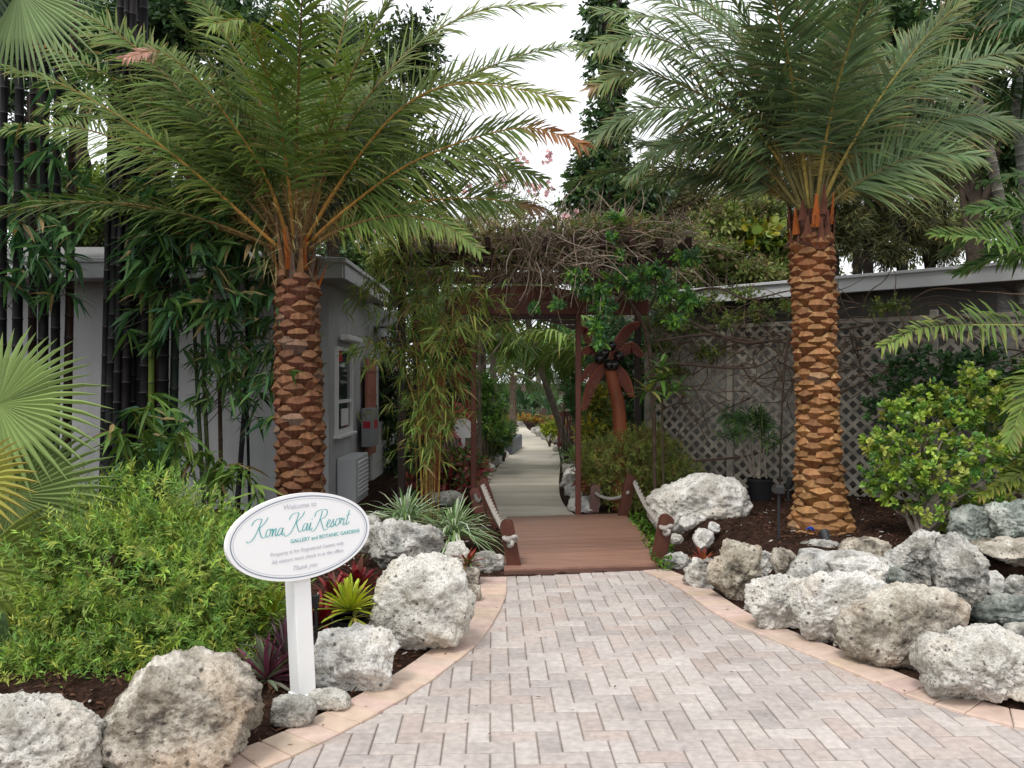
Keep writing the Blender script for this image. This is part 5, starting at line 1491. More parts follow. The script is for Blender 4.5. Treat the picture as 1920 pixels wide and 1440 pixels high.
# arching feather palm reaching in from the frame edge
ap = thing('areca_palm', 'feather palm reaching in over the glossy shrub with pale arching fronds', 'palm tree', (*P(2080, 960, 6.9)[:2], .25))
mb = MB(); b_ = P(2080, 900, 6.9); b_[2] = .2; t_ = P(2075, 640, 6.9); mb.tube([b_, t_], [.07, .05], 10, (.13, .15, .07)); mb.build('trunk', M['bark'], ap)
for k, (pth, Ye, tw_, kw) in enumerate((
        ([(2070, 640), (1990, 615), (1900, 610), (1800, 610), (1720, 618), (1655, 650)], 6.2, .9, dict(col=(.12, .19, .055), yt=.3, droop=.38, L=.40, W=.028, a0=62, a1=38, lift=.75)),
        ([(2075, 640), (2020, 560), (1940, 490), (1850, 450), (1760, 440)], 6.6, .7, dict(col=(.10, .19, .05), yt=.15, droop=.3, L=.55, n=80)),
        ([(2075, 640), (2040, 520), (1980, 430), (1900, 390), (1820, 395)], 6.9, .7, dict(col=(.085, .16, .045), droop=.3, L=.55, n=80)),
        ([(2075, 640), (2030, 540), (1960, 470), (1880, 480), (1800, 510)], 7.1, .6, dict(col=(.09, .17, .045), droop=.3, L=.50, n=80)),
        ([(2075, 640), (2030, 480), (1950, 400), (1860, 420), (1780, 470)], 7.4, .6, dict(col=(.075, .14, .04), droop=.3, L=.55, n=80)),
        ([(2075, 660), (1990, 680), (1930, 740), (1890, 830)], 6.2, .6, dict(col=(.12, .18, .04), droop=.4)),
        ([(2075, 800), (2000, 840), (1930, 880), (1840, 930)], 6.3, .6, dict(col=(.12, .17, .04), yt=.4, droop=.3, L=.3)),
        ([(2075, 640), (2050, 480), (2000, 380), (1930, 330), (1850, 340)], 7.3, .7, dict(col=(.06, .11, .035), droop=.4)))):
    n_ = len(pth); ctrl = [P(x, y, 6.9 + (Ye - 6.9) * (j / (n_ - 1))) for j, (x, y) in enumerate(pth)]; mb = MB()
    a = dict(L=.42, n=62, twist=tw_, rcol=(.32, .33, .10), seed=700 + k, spines=False, W=.03, lift=.55, lj=.12, r0=.014, t0=.12); a.update(kw)
    frond(mb, ctrl, **a); mb.build('frond', [M['leaf'], M['stem']], ap)
# ringed-trunk palm
xp = thing('ringed_palm', 'slim palm with grey ringed trunk leaning above the grey building', 'palm tree', (*P(1905, 900, 8.6)[:2], .2))
mb = MB(); rs = np.random.RandomState(12)
c = cat([P(1945, 900, 8.6) * np.array((1, 1, 0)), P(1915, 560, 8.6), P(1880, 400, 8.6), P(1850, 260, 8.6), P(1826, 160, 8.6)], 30); culm(mb, c, .062, (.20, .19, .16), rs, .10, (.40, .36, .30), 12, .8); mb.build('trunk', M['bark'], xp, True)
tp = c[-1]
for k in range(15):
    az = k * 2.4 + .3; ctrl = rand_ctrl(tp, az, math.radians(60 - (k % 5) * 14), rs.uniform(1.5, 2.1), rs.uniform(.9, 1.5), rs); mb = MB()
    frond(mb, ctrl, L=.50, n=38, twist=rs.uniform(-.3, .3), col=np.array((.040, .082, .030)) * rs.uniform(.7, 1.3), rcol=(.12, .15, .05), seed=720 + k, spines=False, W=.034, droop=.55, lift=.1, lj=.3, r0=.018); mb.build('frond', [M['leaf'], M['stem']], xp)
xp = thing('ringed_palm', 'second ringed palm trunk rising at the frame edge behind the slim one', 'palm tree', (*P(1960, 900, 9.2)[:2], .2))
mb = MB(); c = cat([P(1960, 900, 9.2) * np.array((1, 1, 0)), P(1930, 450, 9.2), P(1908, 200, 9.2), P(1915, 20, 9.2)], 26); culm(mb, c, .066, (.17, .18, .15), rs, .11, (.36, .33, .28), 12, .85); mb.build('trunk', M['bark'], xp, True)
for k in range(13):
    az = k * 2.4 + 1.3; ctrl = rand_ctrl(c[-1], az, math.radians(62 - (k % 5) * 15), rs.uniform(1.7, 2.3), rs.uniform(.9, 1.5), rs); mb = MB()
    frond(mb, ctrl, L=.52, n=38, twist=rs.uniform(-.3, .3), col=np.array((.036, .075, .028)) * rs.uniform(.7, 1.3), rcol=(.12, .15, .05), seed=750 + k, spines=False, W=.036, droop=.55, lift=.1, lj=.3, r0=.018); mb.build('frond', [M['leaf'], M['stem']], xp)

# potted oleander
po = thing('potted_plant', 'bare legged narrow leaved plant in a black nursery pot by the lattice', 'potted plant', (*P(1425, 925, 8.55)[:2], .25))
mb = MB(); b_ = P(1425, 925, 8.55); b_[2] = .26; rr = 22 / F * 8.55
mb.tube([b_, b_ + Z * .22, b_ + Z * .225, b_ + Z * .255, b_ + Z * .255, b_ + Z * .2], [rr * .86, rr, rr * 1.07, rr * 1.07, rr * .95, rr * .92], 24, (.02, .02, .02)); mb.build('pot', M['blackplastic'], po)
mb = MB(); rs = np.random.RandomState(13); tp = []
for k in range(11):
    e = P(1400 + rs.uniform(-45, 45), 800 + rs.uniform(-30, 30), 8.55 + rs.uniform(-.2, .2)); mb.tube(cat([b_ + Z * .2 + rs.normal(0, .03, 3) * np.array((1, 1, 0)), (b_ + Z * .2 + e) / 2 + rs.normal(0, .03, 3), e], 8), np.linspace(.009, .005, 8), 5, (.30, .25, .20)); tp.append(e)
mb.build('stems', M['stem'], po); mb = MB()
sprigs(mb, [(e, (.10, .10, .10)) for e in tp], 120, 8, .15, .016, .08, [(.04, .085, .035), (.055, .11, .04), (.09, .15, .04)], rs, .5, 50, .25, .4); mb.build('leaves', M['leaf'], po)
# low bush beside the deck
bl0 = P(1195, 930, 9.5)
shrub('fine_leaved_bush', 'rounded olive green fine leaved bush beside the rope railing', 'shrub', (bl0[0], 9.55, .02), [(P(1190, 870, 9.5), (.66, .40, .46)), (P(1260, 890, 9.5), (.36, .34, .34)), (P(1130, 860, 9.6), (.32, .3, .30)), (P(1200, 830, 9.55), (.44, .35, .22)), (P(1220, 930, 9.5), (.48, .3, .2))], 4200, 8, .060, .010, [(.19, .24, .06), (.24, .28, .07), (.15, .21, .055), (.29, .29, .07), (.22, .15, .065)], 53, nst=40, r0=.008, stc=(.2, .10, .05), upb=.5, spread=60, depth=.3, sl=.08)
# ground cover in the gap between deck and boulder
mb = MB(); rs = np.random.RandomState(14); n = 2600
x = rs.uniform(1180, 1262, n); y = rs.uniform(965, 1062, n)
ok = (x > 1168 + (y - 968) * .66); x, y = x[ok], y[ok]; pp = np.array([G(a, b, .05) for a, b in zip(x, y)]); pp[:, 2] = rs.uniform(-.02, .11, len(pp))
d = nz(rs.normal(0, 1, (len(pp), 3)) + Z * .5); mb.leaves(pp, d, nz(rs.normal(0, .5, (len(pp), 3)) + Z), rs.uniform(.025, .05, len(pp)), .02, jit([(.08, .17, .02), (.05, .12, .02), (.13, .22, .03)], len(pp), rs), .1)
tag(mb.build('ground_cover', M['leaf']), 'bright green creeping ground cover between the deck and weathered boulder', 'ground cover', kind='stuff')

# lights and small fittings in the raised bed
s1 = thing('path_light', 'thin black stake light with box head in front of the palm', 'lamp', (*P(1460, 1010, 6.4)[:2], .25))
q = P(1460, 925, 6.4); b_ = P(1460, 1015, 6.4)
mb = MB(); mb.tube([b_ - Z * .1, q], .011, 8); mb.build('stake', M['darkmetal'], s1); mb = MB(); mb.box(q + Z * .03, (.075, .10, .07), None, (0, 0, 0), 0, .01); mb.build('lamp_head', M['darkmetal'], s1)
s2 = thing('spotlight', 'stubby black spotlight aimed up at the golden palm trunk', 'lamp', (*P(1552, 1035, 6.2)[:2], .22))
q0, q1 = P(1556, 1034, 6.2), P(1545, 998, 6.35); mb = MB(); mb.tube([q0 - Z * .12, q0 + Z * .02], .012, 8); mb.build('stake', M['darkmetal'], s2)
mb = MB(); mb.tube([q0, q0 * .4 + q1 * .6, q1, q1 * 1.02 - q0 * .02], [.026, .032, .042, .036], 14); mb.build('lamp_head', M['darkmetal'], s2)
s3 = thing('spotlight', 'second black spotlight in shadow beside the black nursery pot', 'lamp', (*P(1480, 935, 7.9)[:2], .25))
q = P(1478, 915, 7.9); mb = MB(); mb.tube([q - Z * .12, q], .012, 8); mb.build('stake', M['darkmetal'], s3); mb = MB(); mb.tube([q, q + np.array((.03, -.02, .10))], [.03, .045], 12); mb.build('lamp_head', M['darkmetal'], s3)
mb = MB(); q = P(1512, 992, 6.55); mb.tube(cat([q, q + np.array((.03, -.02, .02)), q + np.array((.06, 0, -.01)), q + np.array((.04, .03, .0))], 12), .008, 6); m_ = flat('blue_cord', (.02, .06, .35), .5); tag(mb.build('cord_end', m_, loc=q), 'bit of bright blue cord at the foot of the golden palm', 'cord')
# ------------------------------------------------------------------ vines over the arch and lattice
def twig_mass(mb, n, box, L, rs, r=.006, cols=((.33, .25, .185), (.46, .38, .30), (.22, .16, .115)), dirb=(0, 0, 0), wob=.25):
    for i in range(n):
        p = np.array([rs.uniform(a, b) for a, b in box]); d = nz(rs.normal(0, 1, 3) + np.array(dirb)); l = L * rs.uniform(.5, 1.3)
        c = [p]
        for k in range(4):
            d = nz(d + rs.normal(0, wob, 3) - Z * .12); c.append(c[-1] + d * l / 4)
        mb.tube(cat(c, 9), np.linspace(r, r * .4, 9) * rs.uniform(.5, 1.4), 4, np.array(cols[rs.randint(len(cols))]) * rs.uniform(.7, 1.2), 0, False)


vz = zat(487, 8.75)
X0, X1 = P(755, 0, 8.75)[0], P(1310, 0, 8.75)[0]
dvn = thing('dry_vine', 'mass of bare brown vine twigs heaped on the arch roof', 'vine', (.2, 9.4, vz + .1))
mb = MB(); rs = np.random.RandomState(20)
twig_mass(mb, 1100, ((X0, X1), (8.5, 10.4), (vz + .10, vz + .34)), .7, rs, .006, dirb=(0, 0, .0))
twig_mass(mb, 420, ((P(960, 0, 8.7)[0], P(1180, 0, 8.7)[0]), (8.4, 8.9), (vz - .12, vz + .3)), .6, rs, .006, dirb=(.1, 0, -.3))
twig_mass(mb, 220, ((X0 + .3, X1), (8.45, 9.5), (vz + .3, vz + .5)), .45, rs, .005, dirb=(0, 0, .4))
mb.build('twigs', M['stem'], dvn)
mb = MB()
for pts, r in (([P(1045, 440, 8.5), P(1085, 480, 8.45), P(1120, 520, 8.5), P(1150, 545, 8.6), P(1190, 580, 8.8), P(1215, 640, 9.0), P(1225, 760, 9.1), P(1228, 930, 9.1)], .034), ([P(1190, 545, 8.6), P(1240, 560, 8.6), P(1290, 600, 8.7), P(1380, 640, 8.9), P(1440, 640, 9.0)], .022), ([P(1180, 420, 8.5), P(1195, 470, 8.5), P(1230, 540, 8.6), P(1215, 600, 8.8), P(1260, 690, 9.)], .016)):
    mb.tube(cat(pts, 40), np.linspace(r, r * .6, 40), 8, (.12, .085, .065))
mb.build('main_stem', M['bark'], dvn)
mb = MB(); sprigs(mb, [((.4, 9.3, vz + .33), (1.55, .9, .14)), ((1.2, 9.0, vz + .36), (.8, .6, .2)), ((.3, 8.8, vz + .05), (1.4, .3, .18))], 3200, 7, .050, .026, .06, [(.18, .19, .06), (.14, .17, .05), (.24, .18, .09), (.11, .17, .045)], rs, .6, 60, .1, .5); mb.build('small_leaves', M['leaf_matte'], dvn)
gv = thing('leafy_vine', 'green leafed climbing vine hanging over the front corner of the arch', 'vine', P(1150, 540, 8.5))
mb = MB(); el = []
for (x, y, w, h) in ((1085, 515, 26, 16), (1110, 545, 34, 22), (1170, 520, 40, 20), (1225, 508, 44, 16), (1135, 575, 26, 14), (1195, 540, 26, 20), (1250, 545, 24, 20), (1048, 570, 12, 8), (1145, 445, 12, 8), (1160, 478, 10, 7), (1290, 480, 30, 14), (1265, 600, 18, 12), (1290, 560, 26, 20), (1130, 640, 18, 12), (1120, 610, 12, 14), (1000, 575, 12, 6), (1155, 405, 14, 8)):
    Y = 8.45; el.append((P(x, y, Y), (w / F * Y, .16, h / F * Y)))
p, d = sprigs(mb, el, 620, 8, .07, .030, .10, [(.11, .25, .045), (.075, .17, .06), (.16, .31, .05), (.07, .16, .075)], rs, .2, 65, .2, .35, prof=((0, .3), (.5, 1), (.85, .7), (1, .1)))
mb.build('leaves', M['leaf_gloss'], gv); mb = MB(); limbs(mb, P(1180, 545, 8.5), p[::14], rs, .006, .002, (.12, .10, .06)); mb.build('stems', M['stem'], gv)
lv = thing('bare_vine', 'tangled bare brown vine sprawling across the lattice top', 'vine', P(1350, 640, 9.2))
mb = MB(); rs = np.random.RandomState(22)
for i in range(260):
    s = rs.uniform(.05, .62) if rs.rand() < .85 else rs.uniform(.6, .95); b = np.array(E0) + (np.array(E1) - np.array(E0)) * s
    z = rs.uniform(1.25, 2.55) if s < .45 else rs.uniform(1.6, 2.4); p = np.array((*(b + en * rs.uniform(.02, .30)), z)); d = nz(np.array((*ed, 0)) * rs.normal(0, 1) + Z * rs.normal(0, .5) + np.array((*en, 0)) * rs.normal(0, .25)); c = [p]; l = rs.uniform(.3, 1.1)
    for k in range(5): d = nz(d + rs.normal(0, .28, 3) - Z * .08); c.append(c[-1] + d * l / 5)
    mb.tube(cat(c, 12), np.linspace(.007, .0025, 12) * rs.uniform(.5, 1.5), 4, np.array((.13, .085, .06)) * rs.uniform(.6, 1.4), 0, False)
for pts in ([P(1225, 640, 9.3), P(1330, 628, 9.3), P(1430, 640, 9.2), P(1560, 620, 8.9), P(1660, 600, 8.7), P(1740, 545, 8.5), P(1820, 545, 8.3)], [P(1250, 560, 9.), P(1340, 540, 9.), P(1400, 560, 9.), P(1480, 545, 8.9)], [P(1480, 620, 9), P(1470, 700, 9.), P(1465, 800, 9.05), P(1462, 910, 9.1)], [P(1560, 745, 8.8), P(1640, 705, 8.7)], [P(1250, 680, 9.4), P(1400, 690, 9.2), P(1470, 660, 9.1)], [P(1300, 865, 9.3), P(1420, 850, 9.), P(1500, 800, 8.9)]):
    mb.tube(cat(pts, 30), np.linspace(.016, .008, 30), 6, (.12, .08, .06))
mb.build('twigs', M['stem'], lv)
mb = MB(); el = [(np.array((*(np.array(E0) + (np.array(E1) - np.array(E0)) * s + en * .15), z)), (.28, .2, .12)) for s, z in ((.08, 2.5), (.2, 2.55), (.3, 2.6), (.15, 2.2), (.05, 2.0), (.42, 2.45), (.66, 2.35), (.02, 2.3), (.12, 2.4), (.25, 2.3), (.34, 2.35), (.1, 1.7), (.2, 1.9))]
sprigs(mb, el, 700, 7, .055, .026, .08, [(.12, .16, .045), (.09, .13, .04), (.17, .20, .05)], rs, .3, 65, .2, .4); mb.build('small_leaves', M['leaf_matte'], lv)
ra = thing('whorled_plant', 'whorled long leaved green plant hanging in front of the lattice end', 'plant', P(1240, 720, 8.8))
mb = MB(); rs = np.random.RandomState(23)
for (x, y, n_) in ((1240, 712, 22), (1265, 735, 20), (1215, 735, 16), (1240, 690, 12)):
    rosette(mb, P(x, y, 8.6), n_, .30, .05, -10, 60, .45, [(.12, .24, .06), (.16, .28, .06), (.24, .26, .07)], rs, fold=.12)
mb.build('leaves', M['leaf_gloss'], ra)
mb = MB(); mb.tube(cat([P(1245, 930, 9.1) * np.array((1, 1, 0)), P(1242, 800, 8.95), P(1240, 720, 8.8)], 8), .014, 6, (.1, .08, .05)); mb.build('stem', M['stem'], ra)

# ------------------------------------------------------------------ trees and garden beyond
def leaf_tree(name, label, base, top, ells, n, L, W, cols, seed, r0=.15, group=None, per=5, tc=(.06, .045, .035), nl=9, ct='tree', drop=0., depth=.4, lump=.3, mat='leaf', sl=None, fork=.45, tp=None, mb_extra=None):
    rs = np.random.RandomState(seed); o = thing(name, label, ct, base, group)
    base = np.array(base, float); top = np.array(top, float)
    mb = MB(); c = cat([base, base * .5 + top * .5 + rs.normal(0, r0 * .5, 3) * np.array((1, 1, 0)), top], 16); mb.tube(c, np.linspace(r0, r0 * .45, 16), 10, tc)
    for e in ells:
        for q in range(max(1, nl // len(ells))):
            tgt = np.array(e[0]) + rsph(rs, 1)[0] * np.array(e[1]) * .7; s_ = c[int(16 * rs.uniform(fork, .95))]
            mb.tube(cat([s_, (s_ + tgt) / 2 + Z * .15 + rs.normal(0, .1, 3), tgt], 9), np.linspace(r0 * .38, .012, 9), 6, tc)
    mb.build('trunk', M['bark'], o)
    mb = MB(); sprigs(mb, ells, n, per, L, W, sl or L * 1.5, cols, rs, .3, 60, .15, depth, lump, .6, tp or ((0, .3), (.45, 1), (1, .06)), drop=drop); mb.build('crown', M[mat], o)
    return o


def E(px, py, Y, w, h, d=None):
    return (P(px, py, Y), (w / F * Y, (d or w * .8) / F * Y, h / F * Y))


def ft(px, Y, z=0.): return np.array(((px - CX) / F * Y, Y, z))


DK = [(.050, .092, .034), (.066, .115, .038), (.038, .074, .03)]
OL = [(.065, .075, .028), (.085, .092, .032), (.05, .062, .025)]
TB = 'trees standing behind the houses'
# vine wrapped palm trunk in the sky gap
vt = thing('vine_clad_trunk', 'tall tree trunk wrapped in dark ivy rising behind the arch', 'tree', ft(1145, 15))
mb = MB(); mb.tube([ft(1150, 15), P(1148, 300, 15), P(1140, -200, 15)], [.26, .22, .18], 12, (.08, .06, .05)); mb.build('trunk', M['bark'], vt)
mb = MB(); rs = np.random.RandomState(30)
sprigs(mb, [E(1148, 380, 15, 95, 75, 70), E(1130, 310, 15, 55, 60, 50), E(1140, 230, 15, 46, 70, 46), E(1140, 130, 15, 42, 70, 42), E(1135, 40, 15, 46, 60, 46), E(1135, -50, 15, 50, 60, 46), E(1095, 345, 15, 40, 40, 40), E(1195, 390, 15, 50, 40, 40)], 2600, 7, .13, .075, .15, [(.045, .085, .03), (.06, .11, .034), (.03, .062, .024), (.08, .13, .04)], rs, .2, 65, .2, .22, .25, .6, ((0, .4), (.45, 1), (1, .1)), drop=.3); mb.build('ivy', M['leaf_gloss'], vt)
leaf_tree('tree', 'small olive brown tree beside the ivy wrapped trunk', ft(1245, 19), P(1245, 380, 19), [E(1245, 370, 19, 75, 60), E(1290, 395, 19, 60, 60), E(1215, 350, 19, 50, 46), E(1270, 335, 19, 48, 34), E(1340, 400, 19, 70, 60)], 2600, .15, .06, [(.12, .12, .05), (.10, .105, .045), (.15, .135, .065)], 61, .16, TB)
# casuarinas behind the grey building
for i, (px, Y, cr) in enumerate(((1555, 17, [E(1560, 330, 17, 60, 70), E(1530, 440, 17, 44, 60), E(1590, 420, 17, 40, 60)]), (1625, 19, [E(1640, 300, 19, 70, 60), E(1620, 420, 19, 46, 70), E(1660, 400, 19, 40, 60)]), (1685, 17.5, [E(1690, 280, 17.5, 60, 60), E(1710, 420, 17.5, 44, 60), E(1670, 470, 17.5, 34, 36)]), (1745, 18, [E(1750, 330, 18, 55, 80), E(1765, 450, 18, 40, 50)]), (1600, 21, [E(1600, 200, 21, 120, 90), E(1720, 200, 21, 110, 90), E(1500, 330, 21, 60, 70)]), (1455, 20, [E(1440, 370, 20, 70, 50), E(1390, 330, 20, 46, 46)]))):
    leaf_tree('casuarina_tree', ['dark trunked feathery pine just past the golden palm trunk', 'olive feathery pine between two dark trunks over the roof', 'feathery pine with a double trunk above the grey roof', 'feathery pine nearest the ringed palm', 'tallest spreading pine behind the other feathery pines', 'low hazy pine behind the vine heap'][i], ft(px, Y), P(px + 4, 250, Y), cr, 1500, .22, .024, [(.085, .085, .03), (.06, .068, .025), (.11, .105, .04), (.045, .055, .022)], 70 + i, .17, 'feathery pines behind the grey building', 7, (.025, .020, .018), 8, drop=.5, sl=.3, fork=.5)
leaf_tree('broadleaf_tree', 'pale olive tree mass closing the view behind the feathery pines', ft(1680, 26), P(1680, 350, 26), [E(1560, 430, 26, 110, 90), E(1700, 420, 26, 120, 100), E(1830, 420, 26, 110, 110), E(1450, 430, 26, 80, 60), E(1650, 300, 26, 130, 80), E(1900, 300, 26, 110, 90), E(1800, 300, 26, 90, 70)], 2600, .24, .10, [(.13, .16, .05), (.10, .13, .04), (.17, .19, .06)], 66, .2, TB, 6, depth=.4)
# leafy growth behind the vines
leaf_tree('sea_grape', 'shrubby tree with large round yellow green leaves above the lattice', ft(1420, 12), P(1425, 520, 12), [E(1420, 440, 12, 56, 26), E(1470, 470, 12, 40, 30), E(1370, 450, 12, 44, 30)], 220, .20, .17, [(.12, .19, .035), (.18, .22, .04), (.08, .14, .035), (.28, .25, .03)], 63, .07, None, 4, (.10, .08, .06), 8, mat='leaf_gloss', tp=((0, .5), (.4, 1), (.8, .8), (1, .3)))
leaf_tree('hedge_tree', 'dense olive green shrub tree spilling vines over the building roof', ft(1330, 11.6), P(1330, 540, 11.6), [E(1320, 480, 11.6, 70, 46), E(1400, 515, 11.6, 60, 36), E(1270, 450, 11.6, 50, 36), E(1455, 500, 11.8, 40, 40), E(1350, 420, 12, 60, 36), E(1430, 400, 12.2, 50, 40), E(1240, 500, 11.4, 50, 40)], 2600, .09, .045, [(.13, .17, .045), (.10, .14, .04), (.18, .20, .06), (.15, .12, .06)], 64, .07, None, 7, nl=14)
# dark canopy overhead at the ringed palms
leaf_tree('broadleaf_tree', 'dark leafy tree canopy behind the ringed palms', ft(1840, 13), P(1830, 200, 13), [E(1700, 120, 13, 110, 90), E(1830, 60, 13, 130, 90), E(1900, 250, 13, 100, 110), E(1790, 250, 13, 70, 60), E(1640, 30, 13, 100, 60), E(1930, 420, 13, 80, 80)], 3000, .18, .09, DK, 65, .2, TB, 6)
# canopy behind the white house
for i, (px, Y, cr, n_, cl_, lab) in enumerate((
        (60, 14, [E(-60, 100, 14, 140, 150), E(90, 60, 14, 130, 100), E(10, 330, 14, 80, 110)], 1500, DK, 'dark tree behind the bamboo at the frame edge'),
        (160, 17, [E(170, 390, 17, 90, 110), E(90, 440, 17, 60, 70), E(260, 420, 17, 70, 90)], 1500, [(.16, .22, .05), (.11, .17, .045), (.08, .13, .04)], 'sunlit light green tree seen between the black bamboo clumps'),
        (300, 15.5, [E(260, 60, 15.5, 140, 110), E(400, 40, 15.5, 130, 100), E(330, 220, 15.5, 110, 90), E(480, 180, 15.5, 110, 110)], 1900, DK, 'dark tree above the house roof behind the date palm'),
        (620, 18, [E(640, 120, 18, 120, 120), E(560, 300, 18, 110, 110), E(720, 260, 18, 80, 120), E(690, 400, 18, 70, 60), E(780, 100, 18, 60, 80)], 2100, [(.045, .07, .028), (.03, .055, .022), (.06, .085, .03)], 'tall dark tree behind the date palm crown'),
        (430, 16, [E(430, 380, 16, 100, 90), E(520, 420, 16, 80, 80), E(340, 430, 16, 70, 70)], 1300, [(.05, .08, .028), (.035, .06, .025)], 'mid green tree low over the house roof'))):
    leaf_tree('broadleaf_tree', lab, ft(px, Y), P(px, cr[0][0][2] * 0 + 180, Y), cr, int(n_ * 1.9), .18, .085, cl_, 80 + i, .2, TB, 6)
# flowering shrub behind the arch
o = leaf_tree('oleander', 'loose pink flowering shrub behind the arch roof', ft(900, 12.5), P(900, 460, 12.5), [E(830, 430, 12.5, 60, 40), E(900, 400, 12.5, 60, 50), E(980, 390, 12.5, 50, 50), E(1040, 410, 12.5, 40, 36), E(940, 340, 12.5, 50, 40), E(760, 440, 12.5, 60, 40)], 330, .15, .03, [(.10, .15, .04), (.14, .18, .045), (.07, .11, .035), (.20, .20, .05)], 91, .04, None, 5, (.16, .13, .10), 26, depth=.5)
mb = MB(); rs = np.random.RandomState(92)
for (x, y) in ((1028, 392 - 95), (945, 338), (1000, 350), (820, 420), (910, 420), (920, 415), (1078, 410), (1065, 408), (840, 88 + 330), (870, 360), (985, 298), (790, 435), (1030, 355), (700, 440)):
    mb = MB()
    for q in range(9):
        c = P(x, y, 12.2) + rs.normal(0, .06, 3); a = np.arange(5) * 2 * PI / 5 + rs.rand(); nn = nz(rs.normal(0, .6, 3) + np.array((0, -1, .4))); u_ = nz(np.cross(nn, Z)); v_ = np.cross(nn, u_)
        d = np.cos(a)[:, None] * u_ + np.sin(a)[:, None] * v_; mb.leaves(np.tile(c, (5, 1)), d, np.tile(nn, (5, 1)), .042, .032, jit((.60, .36, .37), 5, rs, .2), 0, ((0, .3), (.6, 1), (1, .6)))
    mb.build('flower_cluster', M['pinkflower'], o)
# yellow green weeping bamboo foliage over the arch roof
shrub('bamboo_bush', 'yellow green bushy foliage rising behind the roof end above the golden bamboo', 'shrub', ft(800, 11), [E(790, 460, 11, 90, 34), E(720, 480, 11, 50, 40), E(880, 440, 11, 60, 26)], 700, 7, .14, .02, [(.16, .20, .04), (.11, .15, .035), (.22, .22, .05)], 93, nst=20, r0=.012, depth=.5)

# --- garden along the path
GA = 'shrubs planted along the garden path'
PB = 'palms further along the garden path'
def gbush(label, px, Y, ells, n, L, W, cols, seed, name='shrub', mat='leaf', per=7, **kw):
    return shrub(name, label, 'shrub', ft(px, Y), ells, n, per, L, W, cols, seed, mat, GA, 10, r0=.012, **kw)


gbush('red and green croton bed at the foot of the bamboo side arch post', 850, 10.2, [E(850, 880, 10.2, 55, 46), E(800, 900, 10.2, 40, 36), E(800, 830, 10.6, 30, 30), E(895, 880, 10.6, 22, 26), E(868, 856, 10.1, 26, 26), E(838, 800, 10.1, 18, 26), E(875, 905, 9.8, 24, 24), E(885, 905, 9.9, 22, 22)], 520, .11, .05, [(0.3, 0.05, 0.06), (0.22, 0.03, 0.035), (0.093, 0.171, 0.0465), (0.186, 0.155, 0.0465), (0.4, 0.14, 0.14), (0.0775, 0.124, 0.0388)], 101, 'croton', 'leaf_gloss', depth=.35)
gbush('leafy green shrub standing just inside the arch', 915, 13, [E(915, 760, 13, 26, 50), E(905, 720, 13, 24, 26), E(925, 800, 13, 26, 26)], 520, .075, .03, [(0.116, 0.232, 0.0543), (0.0853, 0.178, 0.0465), (0.171, 0.295, 0.062)], 102)
gbush('dark low shrub next to the granite bench', 945, 15.5, [E(940, 815, 15.5, 26, 22), E(925, 835, 14.5, 26, 18)], 420, .08, .03, [(0.062, 0.132, 0.0465), (0.093, 0.171, 0.0543), (0.186, 0.217, 0.0465)], 103)
gbush('dark foliage wall behind the golden bamboo', 800, 13.5, [E(780, 700, 13.5, 90, 120), E(850, 640, 13.5, 70, 80), E(740, 820, 13.5, 50, 80), E(870, 760, 13.5, 40, 70)], 1300, .13, .05, DK, 104)
gbush('yellow variegated croton beside the carved palm trunk', 1120, 10.6, [E(1115, 750, 10.6, 30, 40), E(1105, 810, 10.4, 26, 34), E(1135, 790, 10.6, 24, 40)], 320, .11, .032, [(0.3, 0.26, 0.03), (0.31, 0.31, 0.0465), (0.124, 0.186, 0.0465), (0.0775, 0.124, 0.031)], 105, 'croton', 'leaf_gloss', depth=.4)
gbush('dark leafy shrub behind the carved palm', 1190, 11.2, [E(1190, 720, 11.2, 60, 90), E(1140, 640, 11.2, 60, 60), E(1210, 830, 11.2, 50, 60), E(1240, 620, 11.4, 50, 60)], 1100, .10, .04, [(0.0465, 0.101, 0.0434), (0.062, 0.132, 0.0465), (0.0388, 0.0775, 0.0341)], 106)
gbush('low yellow green shrub at the foot of the red slatted gate', 1030, 19, [E(1032, 806, 19, 20, 14), E(1045, 795, 19, 16, 14)], 240, .09, .035, [(0.31, 0.341, 0.0465), (0.186, 0.248, 0.0465)], 107)
gbush('orange and yellow croton at the far bend of the path', 992, 31, [E(985, 785, 31, 24, 10), E(1010, 788, 30, 16, 9), E(965, 790, 31, 16, 10)], 300, .14, .05, [(0.42, 0.2, 0.03), (0.34, 0.25, 0.03), (0.22, 0.08, 0.03), (0.155, 0.186, 0.0465)], 108, 'croton')
gbush('reddish croton row along the inner side of the path bend', 1035, 24, [E(1032, 790, 25, 20, 9), E(1020, 800, 24, 14, 7)], 200, .12, .045, [(0.26, 0.07, 0.04), (0.186, 0.155, 0.0465), (0.109, 0.171, 0.0465)], 109, 'croton')
gbush('dim blue green shrub beyond the red slatted gate', 1062, 14.5, [E(1070, 700, 14.5, 30, 60), E(1060, 650, 14.5, 30, 40), E(1085, 760, 14, 20, 40)], 520, .16, .03, [(0.0697, 0.139, 0.0543), (0.093, 0.171, 0.0543)], 110)
gbush('broad green shrub behind the bend of the path', 930, 24, [E(930, 770, 24, 24, 30), E(948, 800, 22, 20, 16)], 420, .13, .05, [(0.0543, 0.109, 0.0388), (0.093, 0.139, 0.0465)], 111)
gbush('red flowered shrub under the golden bamboo tips', 845, 10.8, [E(845, 770, 10.8, 22, 14), E(872, 790, 10.8, 14, 16)], 110, .08, .05, [(0.48, 0.08, 0.08), (0.55, 0.18, 0.18), (0.093, 0.155, 0.0465)], 112, 'flowering_shrub')
